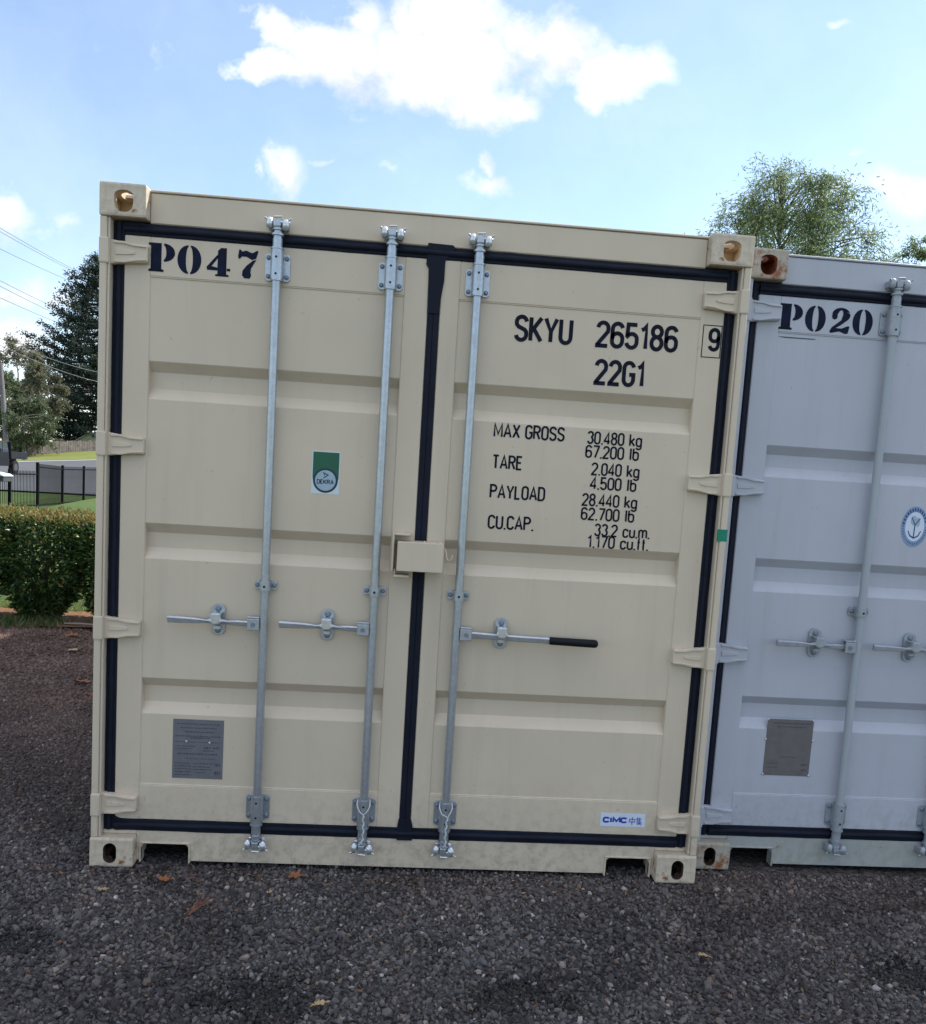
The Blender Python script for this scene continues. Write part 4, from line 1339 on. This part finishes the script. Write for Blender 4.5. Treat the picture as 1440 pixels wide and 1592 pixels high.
dry_leaf(298, 1373, .012, M['brown_leaf'], 3, 'small red brown leaf scrap on gravel between two bigger leaves', 1.1, 3)
dry_leaf(420, 1396, .014, M['tan_leaf'], 3, 'small cream leaf chip on gravel below the orange brown leaf', .9, 4)
dry_leaf(494, 1570, .026, M['tan_leaf'], 4, 'tan leaf beside the dark hollow at the bottom of the gravel', .2, 5)
dry_leaf(1092, 1490, .022, M['tan_leaf'], 3, 'pale tan leaf on gravel in front of the gap between containers', -.3, 6)
dry_leaf(127, 1063, .07, M['dry_leaf'], 5, 'curled orange leaf on the gravel close to the left container post', .2, 7)
dry_leaf(140, 1083, .045, M['brown_leaf'], 4, 'red brown leaf against the container side, nearer than the curled orange one', -.6, 8)
dry_leaf(112, 1014, .05, M['tan_leaf'], 3, 'dark and cream curled leaf on the gravel near the hedge', .4, 9)
dry_leaf(158, 1388, .02, M['tan_leaf'], 3, 'cream leaf on the gravel just in front of the left bottom corner block', .6, 10)
dry_leaf(112, 990, .07, M['dry_leaf'], 5, 'orange leaf in the litter at the edge of the mulch', 1.0, 11)
# small broken bits of leaf and bark, too many to count
rng = np.random.default_rng(77)
n = 900
lx = np.concatenate([rng.uniform(-3.6, -.05, 560), rng.uniform(-.4, 2.6, 140), rng.uniform(-1.5, 4.2, 200)])
ly = np.concatenate([rng.uniform(.2, 4.6, 560), -.02 - np.abs(rng.normal(0, .07, 140)), rng.uniform(-1.3, -.05, 200)])
lz = np.array([dips(a, b) for a, b in zip(lx, ly)]) + .008
V, Fq = leaves(np.stack([lx, ly, lz], 1), np.stack([rng.normal(size=n), rng.normal(size=n), np.full(n, .12)], 1), .020, .009, jitter=.1)
M['litter'] = leaf_mat('litter_bits', [(0, (.08, .04, .025)), (.5, (.20, .10, .05)), (.8, (.30, .17, .08)), (1, (.42, .33, .22))], .1, .8)
tag(quick('leaf_litter', V, Fq, M['litter']), kind='stuff')
# fallen sprig
sp = MB()
p0 = ground_at(292, 1428); p1 = ground_at(336, 1398)
for k in range(7):
    a = p0 + Vector((random.uniform(-.01, .01), random.uniform(-.01, .01), .016))
    b = p0.lerp(p1, random.uniform(.6, 1.1)) + Vector((random.uniform(-.03, .04), random.uniform(-.05, .02), random.uniform(.015, .035)))
    sp.tube([a, a.lerp(b, .5) + Vector((0, 0, .008)), b], [.0016, .0013, .0006], 5)
tag(sp.build('dry_sprig', M['brown_leaf']), 'dry brown forked sprig lying on the gravel before the beige container', 'sprig')
# fallen stick at the mulch edge
sk = MB()
a, b = ground_at(100, 974), ground_at(150, 978)
sk.tube([a + Vector((0, 0, .03)), a.lerp(b, .5) + Vector((0, 0, .04)), b + Vector((0.3, 0, .03))], [.008, .01, .007], 6)
tag(sk.build('fallen_stick', M['bark_pale']), 'pale stick lying along the mulch edge beside the hedge', 'stick')

# ------------------------------------------------------------------ black pool fence
M['fence_black'] = plain('black_powder_coat', (.004, .005, .006), .8, .1, 10, 0, .1)
froot = None
posts = [(-30, 800, 19.0, 64), (15, 792, 20.6, 62), (58, 791, 22.6, 71), (97, 786.5, 25.6, 62), (130, 783.5, 28.0, 58), (162, 780, 30.4, 54), (196, 777, 32.8, 50)]
pp = []
for (px, py, dep, hp) in posts:
    b = at(px, py, dep)
    pp.append((b, hp / F * dep))
froot = empty('metal_fence', pp[0][0])
o0 = pp[0][0]
for i, (b, h) in enumerate(pp):
    q = b - o0
    m = MB().box(q.x - .032, q.x + .032, q.y - .032, q.y + .032, q.z - .1, q.z + h, .004)
    m.box(q.x - .036, q.x + .036, q.y - .036, q.y + .036, q.z + h, q.z + h + .015, .004)
    m.build('post', M['fence_black'], froot)
for i in range(len(pp) - 1):
    a, ha = pp[i]; b, hb = pp[i + 1]
    step = (1 if i >= 2 else 0)
    if i < 2:
        ta, tb = ha, ha if i == 0 else ha
        hb_ = a.z + ha - b.z
        if i == 1:
            hb_ = (a.z + ha) - b.z - .02
    else:
        hb_ = hb
    rl = MB()
    qa, qb = a - o0, b - o0
    for fr in ('top', 'bot'):
        za, zb2 = (ha - .11, hb_ - .11) if fr == 'top' else (.10, .10)
        rl.tube([qa + Vector((0, 0, za)), qb + Vector((0, 0, zb2))], .02, 6, smooth=False)
    rl.build('rail', M['fence_black'], froot)
    pk = MB()
    n = max(6, int((b - a).length / .105))
    for k in range(1, n):
        t = k / n
        q = qa.lerp(qb, t)
        top = ha + (hb_ - ha) * t - .02
        pk.tube([q + Vector((0, 0, .05)), q + Vector((0, 0, top))], .0085, 5)
    pk.build('pickets', M['fence_black'], froot)
tag(froot, 'black metal picket fence stepping along the lawn behind the hedge', 'fence')

# ------------------------------------------------------------------ tray truck on the road
M['truck_paint'] = plain('black_gloss', (.006, .007, .01), .2, .1, 5, 0, .4)
M['truck_glass'] = plain('dark_glass', (.03, .045, .07), .05, .1, 5, 0, .8)
M['tray'] = plain('dark_tray_steel', (.014, .015, .019), .6, .2, 6, .1, .2)
M['tyre'] = plain('tyre', (.012, .012, .012), .9)
M['rim'] = plain('rim', (.12, .12, .13), .4, .1, 9, 0, .5, .6)
base = at(-1, 741, 45.5)
base.z = terrain(base.x, base.y) + .055
road_dir = Vector((170, 22, 0)).normalized()
tr = empty('tray_truck', base, math.radians(93))
# local: +x towards the tail (right in the picture), origin at the rear wheel
t_ = MB()
t_.prism([(-.75, .45), (-3.9, .45), (-4.25, .6), (-4.3, 1.0), (-3.1, 1.12), (-2.45, 1.78), (-1.05, 1.80), (-.80, 1.1)], -.85, .85, .05)
t_.build('cab', M['truck_paint'], tr)
t_ = MB()
t_.prism([(-2.42, 1.70), (-2.85, 1.2), (-1.75, 1.2), (-1.75, 1.70)], -.865, -.845)
t_.prism([(-1.68, 1.70), (-1.68, 1.2), (-.95, 1.2), (-1.12, 1.70)], -.865, -.845)
t_.build('side_window', M['truck_glass'], tr)
t_ = MB()
t_.box(-.7, 1.45, -.92, .92, .85, .93, .01)
t_.box(-.7, 1.45, -.92, -.89, .935, 1.24, .01)
t_.box(-.7, 1.45, .89, .92, .935, 1.2, .01)
t_.box(1.42, 1.45, -.885, .885, .935, 1.2, .01)
t_.box(-.72, -.66, -.9, .9, .935, 1.75, .01)
t_.box(-.6, 1.2, -.4, .4, .5, .845)
t_.build('tray', M['tray'], tr)
for (wx, wy) in ((0, -.75), (0, .75), (-3.1, -.75), (-3.1, .75)):
    wh = MB().tube([(wx, wy - .12, .38), (wx, wy + .12, .38)], .38, 28)
    w_ = wh.build('wheel', M['tyre'], tr)
    rm = MB().tube([(wx, wy - .125, .38), (wx, wy + .125, .38)], .21, 20)
    rm.build('rim', M['rim'], w_)
t_ = MB().box(1.44, 1.50, -.8, -.6, .82, .94, .01)
t_.build('tail_light', plain('red_lens', (.35, .02, .02), .3), tr)
t_ = MB().box(-2.3, -2.1, -1.02, -.87, 1.2, 1.4, .03)
t_.build('side_mirror', M['truck_paint'], tr)
tag(tr, 'black tray truck on the road, cut by the left edge', 'truck')
# pale flat cap beside the fence at the left edge
cb = at(-6, 742, 20.0)
lbx = empty('letterbox', (cb.x, cb.y, terrain(cb.x, cb.y)))
hh_ = cb.z - terrain(cb.x, cb.y)
MB().box(-.14, .27, -.2, .2, hh_ - .09, hh_ + .04, .01).build('box_body', plain('dark_grey_metal', (.05, .055, .06), .5), lbx)
MB().prism([(-.2, hh_ + .045), (.30, hh_ + .045), (.22, hh_ + .10), (0, hh_ + .135), (-.2, hh_ + .13)], -.25, .25, .005).build('lid', plain('pale_blue_metal', (.55, .6, .65), .4), lbx)
MB().box(-.10, -.02, -.05, .05, -.02, hh_ - .0905, .01).build('post', plain('grey_post', (.12, .12, .12), .6), lbx)
tag(lbx, 'pale flat-lidded box standing by the black fence at the left edge', 'letterbox')

# ------------------------------------------------------------------ far fence, house, pole, lines
M['paling'] = plain('weathered_paling', (.145, .125, .115), .9, .35, 3, .3)
M['paling_dark'] = plain('dark_paling', (.10, .09, .085), .9, .3, 3, .3)
def paling_fence(p, q, h, mat, label, wob=.06):
    root = empty('timber_fence', p)
    L = (q - p); n = int(L.length / .16)
    fm = MB()
    d = L.normalized(); nrm = Vector((-d.y, d.x, 0)).normalized()
    for k in range(n):
        a = L * (k / n); b = L * ((k + .9) / n)
        top = h + random.uniform(-wob, wob)
        o_ = nrm * random.uniform(0, .02)
        vs = [a + o_, b + o_, b + o_ + Vector((0, 0, top)), a + o_ + Vector((0, 0, top))]
        vs += [v + nrm * .02 for v in vs]
        fm.add(vs, [(0, 1, 2, 3), (7, 6, 5, 4), (3, 2, 6, 7), (0, 3, 7, 4), (1, 5, 6, 2)])
    fm.build('paling_panel', mat, root)
    pm = MB()
    for k in range(0, n + 1, 15):
        a = L * (k / max(n, 1)) + nrm * .06
        pm.box(a.x - .06, a.x + .06, a.y, a.y + .1, a.z - .2, a.z + h + .05)
    pm.tube([nrm * .06 + Vector((0, 0, .3 * h)), L + nrm * .06 + Vector((0, 0, .3 * h))], .04, 4)
    pm.build('frame', mat, root)
    return tag(root, label, 'fence', 'weathered timber fences across the road')
def gat(px, py, dep, drop=.2):
    v = at(px, py, dep); return v
paling_fence(at(60, 705.5, 62), at(210, 701, 70), 17.5 / F * 66, M['paling'], 'long weathered paling fence across the road before the dark pine')
paling_fence(at(43, 707.5, 60), at(58, 706.5, 60.5), 20 / F * 60, M['paling'], 'short plain grey panel standing left of the long paling fence', .01)
paling_fence(at(-30, 707, 64), at(38, 705.5, 62), 15 / F * 62, M['paling_dark'], 'dark low fence behind the tray truck')
# house behind the fence
hp_ = at(139, 700, 78)
hs_ = empty('house', hp_)
M['house_wall'] = plain('cream_weatherboard', (.30, .29, .24), .8)
M['house_roof'] = plain('blue_grey_roof', (.16, .22, .25), .5)
MB().box(-1.6, 7, .3, 6, -.5, .45).build('wall', M['house_wall'], hs_)
rf = MB()
ap = 1.72
rf.add([(-1.9, -.1, .40), (.1, -.1, ap), (7.2, -.1, ap), (7.2, 3, ap), (.1, 6.3, ap), (-1.9, 6.3, .40), (2.1, -.1, .40), (7.2, -.1, .4)], [(0, 1, 4, 5), (1, 6, 7, 2), (1, 2, 3, 4)])
rf.build('roof', M['house_roof'], hs_)
gb = MB().prism([(-1.85, .42), (.05, ap - .03), (1.9, .42)], .0, .3)
gb.mi = 1
gb.tube([(-1.9, -.12, .38), (.1, -.12, ap), (2.1, -.12, .38)], .07, 5)
gb.build('gable', [plain('gable_yellow', (.34, .35, .22), .8), M['house_wall']], hs_)
tag(hs_, 'low house with a blue grey gabled roof behind the paling fence', 'house')
# bare leaning upright built as a plain pole, then the power lines
M['pole'] = plain('grey_timber_pole', (.15, .14, .14), .9, .2, 4, .3)
pb, pt = at(12, 709, 58), at(1, 566, 58)
pb.z = terrain(pb.x, pb.y) - .1
pl = empty('leaning_pole', pb)
MB().tube([Vector((0, 0, 0)), (pt - pb)], [.20, .14], 12).build('pole', M['pole'], pl)
ca = pt - pb
MB().tube([ca, ca + Vector((0, 0, .08))], [.15, .12], 12).build('pole_cap', M['pole'], pl)
tag(pl, 'pale leaning pole among the trees at the left edge', 'power pole')
M['wire'] = plain('grey_wire', (.16, .16, .17), .6)
def power_line(q0, q1, d0, d1, r, label):
    a, b = at(q0[0], q0[1], d0), at(q1[0], q1[1], d1)
    pts = [a.lerp(b, i / 14) - Vector((0, 0, .5 * 4 * (i / 14) * (1 - i / 14))) for i in range(15)]
    tag(MB().tube(pts, r, 5).build('power_line', M['wire']), label, 'power line', 'power lines sloping down behind the pine')
lines = [((-60, 318), (190, 454), 'uppermost thin power line above the pine'), ((-60, 325), (190, 455), 'power line just under the uppermost one, nearly touching it'),
         ((-60, 357), (190, 466), 'power line running alone between the upper pair and the lower three'), ((-60, 405), (190, 520), 'top line of the three lower power lines above the small trees'),
         ((-60, 413), (190, 530), 'middle line of the three lower power lines'), ((-60, 435), (190, 536), 'bottom line of the three lower power lines, ending at the pine edge')]
for (q0, q1, lab) in lines:
    power_line(q0, q1, 70, 150, .030, lab)
for (q0, q1, lab) in [((-60, 497), (190, 584), 'upper of two low power lines crossing the dark pine'), ((-60, 506), (190, 600), 'lower of two low power lines crossing the dark pine')]:
    power_line(q0, q1, 40, 66, .016, lab)

# ------------------------------------------------------------------ trees
M['pine_leaf'] = leaf_mat('pine_leaf', [(0, (.013, .026, .020)), (.6, (.025, .046, .034)), (1, (.05, .075, .05))], .1, .6)
M['gum_leaf'] = leaf_mat('gum_leaf', [(0, (.09, .10, .06)), (.5, (.155, .16, .095)), (1, (.25, .23, .15))], .25, .6)
M['gum_green'] = leaf_mat('gum_green_leaf', [(0, (.06, .088, .045)), (.5, (.105, .14, .07)), (1, (.17, .195, .10))], .25, .6)
M['wattle_leaf'] = leaf_mat('wattle_leaf', [(0, (.09, .15, .06)), (.5, (.165, .23, .095)), (1, (.29, .35, .17))], .55, .5)

def build_pine(base, top_h, rad, label, seed):
    global rng
    rng = np.random.default_rng(seed); rr = random.Random(seed)
    root = empty('pine_tree', base)
    tk = MB().tube([(0, 0, -1), (0, 0, top_h * .5), (0.1, 0, top_h * .97)], [.55, .32, .05], 12)
    trunk = tk.build('trunk', M['bark'], root)
    br = MB(); P, D = [], []
    z = top_h * .03
    while z < top_h * .985:
        t = z / top_h
        R_ = rad * min(1, 1.42 * (1 - t) ** .62) * (.9 if t < .1 else 1)
        nb = 9 if t < .6 else 8
        a0 = rr.uniform(0, 6.28)
        for k in range(nb):
            a = a0 + 6.283 * k / nb + rr.uniform(-.3, .3)
            r_ = R_ * rr.uniform(.62, 1.1)
            up = .10 + .5 * t
            tip = Vector((r_ * math.cos(a), r_ * math.sin(a), z + up * r_ * .4))
            mid = Vector((r_ * .55 * math.cos(a), r_ * .55 * math.sin(a), z - .04 * r_))
            br.tube([(0, 0, z), mid, tip], [.10, .06, .02], 5, cap=False)
            m = 2 + int(r_ * (1.25 if t > .5 else 1.45))
            for j in range(m):
                s_ = 1.02 - .62 * (j / m) ** .9
                c = Vector((0, 0, z)).lerp(mid, min(s_ / .55, 1)) if s_ < .55 else mid.lerp(tip, (s_ - .55) / .45)
                w_ = 0 if j == 0 else rr.uniform(-.7, .7)
                c += Vector((-math.sin(a) * w_, math.cos(a) * w_, rr.gauss(.05, .12)))
                q_ = rr.uniform(.15, .27)
                for _ in range(44):
                    P.append((c.x + rr.gauss(0, q_), c.y + rr.gauss(0, q_), c.z + rr.gauss(0, q_ * .75)))
                    D.append((.4 * math.cos(a), .4 * math.sin(a), .5))
        z += rr.uniform(.55, .85) * (1 if t > .45 else .75)
    br.build('limbs', M['bark'], trunk)
    V, Fq = leaves(np.array(P), np.array(D), .24, .12, jitter=.8)
    quick('crown', V, Fq, M['pine_leaf'], root)
    return tag(root, label, 'tree')
b_ = at(160, 700, 82); b_.z = terrain(b_.x, b_.y)
build_pine(b_, at(160, 407, 82).z - b_.z, 6.8, 'big dark domed pine partly hidden behind the beige container', 4)

def airy_tree(name, base, H, spread, trunk_r, mats, leafL, leafW, nleaf, label, seed, droop=.0, clumps=60, crown_lo=.3, shape=1.0, cat='tree', group=None):
    """forked trunk, limbs reaching separate leaf clumps, leaves gathered on twigs"""
    global rng
    rng = np.random.default_rng(seed); rr = random.Random(seed)
    root = empty(name, base)
    tk = MB()
    f0 = Vector((rr.uniform(-.1, .1) * spread, 0, H * .28))
    tk.tube([(0, 0, -.3), f0 * .5, f0], [trunk_r, trunk_r * .85, trunk_r * .7], 10)
    limbs = []
    for k in range(5):
        a = 6.283 * k / 5 + rr.uniform(-.4, .4)
        e = Vector((math.cos(a) * spread * .42, math.sin(a) * spread * .42, H * rr.uniform(.58, .78)))
        if k == 0:
            e = Vector((rr.uniform(-.1, .1) * spread, 0, H * .86))
        mid = f0.lerp(e, .5) + Vector((rr.uniform(-.2, .2), rr.uniform(-.2, .2), .1 * H))
        tk.tube([f0, mid, e], [trunk_r * .55, trunk_r * .33, trunk_r * .12], 7, cap=False)
        limbs.append((f0, mid, e))
    P, D = [], []
    tw = MB()
    for c in range(clumps):
        while True:
            v = Vector((rr.uniform(-1, 1), rr.uniform(-1, 1), rr.uniform(-1, 1)))
            if .35 < v.length < 1:
                break
        zt = crown_lo + (1 - crown_lo) * (v.z + 1) / 2
        wid = 1.0 - shape * .55 * max(0, (zt - .55) / .45)
        cpos = Vector((v.x * spread * wid, v.y * spread * wid, H * zt))
        lm = min(limbs, key=lambda L: min((L[1] - cpos).length, (L[2] - cpos).length))
        s0 = lm[1].lerp(lm[2], rr.uniform(.1, 1))
        m = s0.lerp(cpos, .55) + Vector((0, 0, .04 * H))
        tw.tube([s0, m, cpos], [trunk_r * .13, trunk_r * .08, trunk_r * .025], 5, cap=False)
        cs = spread * rr.uniform(.13, .26)
        nl = int(nleaf / clumps * rr.uniform(.5, 1.5))
        nt = 7
        for t in range(nt):
            d = Vector((rr.gauss(0, 1), rr.gauss(0, 1), rr.gauss(.1, .7))).normalized()
            tip = cpos + d * cs * rr.uniform(.6, 1.5)
            tip.z -= droop * cs * rr.uniform(.3, 1.6)
            st = s0.lerp(cpos, rr.uniform(.7, 1))
            tw.tube([st, st.lerp(tip, .6) + Vector((0, 0, .08 * cs)), tip], [trunk_r * .04, trunk_r * .025, trunk_r * .01], 4, cap=False)
            for _ in range(max(1, nl // nt)):
                s_ = rr.uniform(.15, 1.05)
                q = st.lerp(tip, s_)
                P.append((q.x + rr.gauss(0, cs * .16), q.y + rr.gauss(0, cs * .16), q.z + rr.gauss(0, cs * .13)))
                D.append((d.x * .5, d.y * .5, d.z * .4 - droop))
    trunk = tk.build('trunk', mats[0], root)
    tw.build('limbs', mats[0], trunk)
    V, Fq = leaves(np.array(P), np.array(D), leafL, leafW, jitter=.6)
    quick('crown', V, Fq, mats[1], root)
    return tag(root, label, cat, group)

# light green tree behind the containers
b_ = at(1232, 330, 27); b_.z = 0
H_ = at(1243, 246, 27).z
airy_tree('feathery_tree', b_, H_ * 1.03, 4.6, .20, [M['bark'], M['wattle_leaf']], .17, .032, 36000, 'light green feathery tree rising behind the two containers', 12, .45, 120, .46, 1.3)
b_ = at(1414, 420, 27); b_.z = 0
airy_tree('feathery_tree', b_, at(1412, 362, 27).z, 1.5, .12, [M['bark'], M['wattle_leaf']], .16, .034, 16000, 'small yellow green treetop peeping over the grey container at the right', 31, .5, 40, .6, .9)
# loose gums left of the pine
gums = [(62, 545, 66, 2.0, 'gum_leaf', 'olive bushy gum tree touching the left side of the dark pine', 41, .12, 13000),
        (26, 524, 70, 2.8, 'gum_leaf', 'thin bare topped gum tree with grey twigs behind the olive one', 42, .30, 8000),
        (40, 606, 60, 2.3, 'gum_green', 'low green tree above the tail of the tray truck', 43, .06, 13000),
        (-4, 560, 62, 2.4, 'gum_green', 'green tree behind the leaning pole at the left edge', 44, .10, 11000)]
for (px, py, dep, sp_, mk, lab, sd_, lo, nl) in gums:
    b_ = at(px, 705, dep); b_.z = terrain(b_.x, b_.y)
    airy_tree('gum_tree', b_, at(px, py, dep).z - b_.z, sp_, .16, [M['bark_pale'], M[mk]], .26, .085, nl, lab, sd_, .35, 46, lo, .8, group='trees across the road left of the pine')
# scrubby plants along the far fence
for i, (px, py, dep, lab) in enumerate([(66, 676, 63, 'small pale shrub showing over the left end of the long paling fence'), (92, 682, 67, 'tuft of light leaves over the middle of the paling fence')]):
    b_ = at(px, 704, dep + 2); b_.z = terrain(b_.x, b_.y)
    airy_tree('garden_shrub', b_, at(px, py, dep + 2).z - b_.z, .7, .05, [M['bark_pale'], M['gum_leaf']], .18, .06, 900, lab, 60 + i, .1, 16, .3, .3, 'shrub', 'shrubs behind the paling fence')
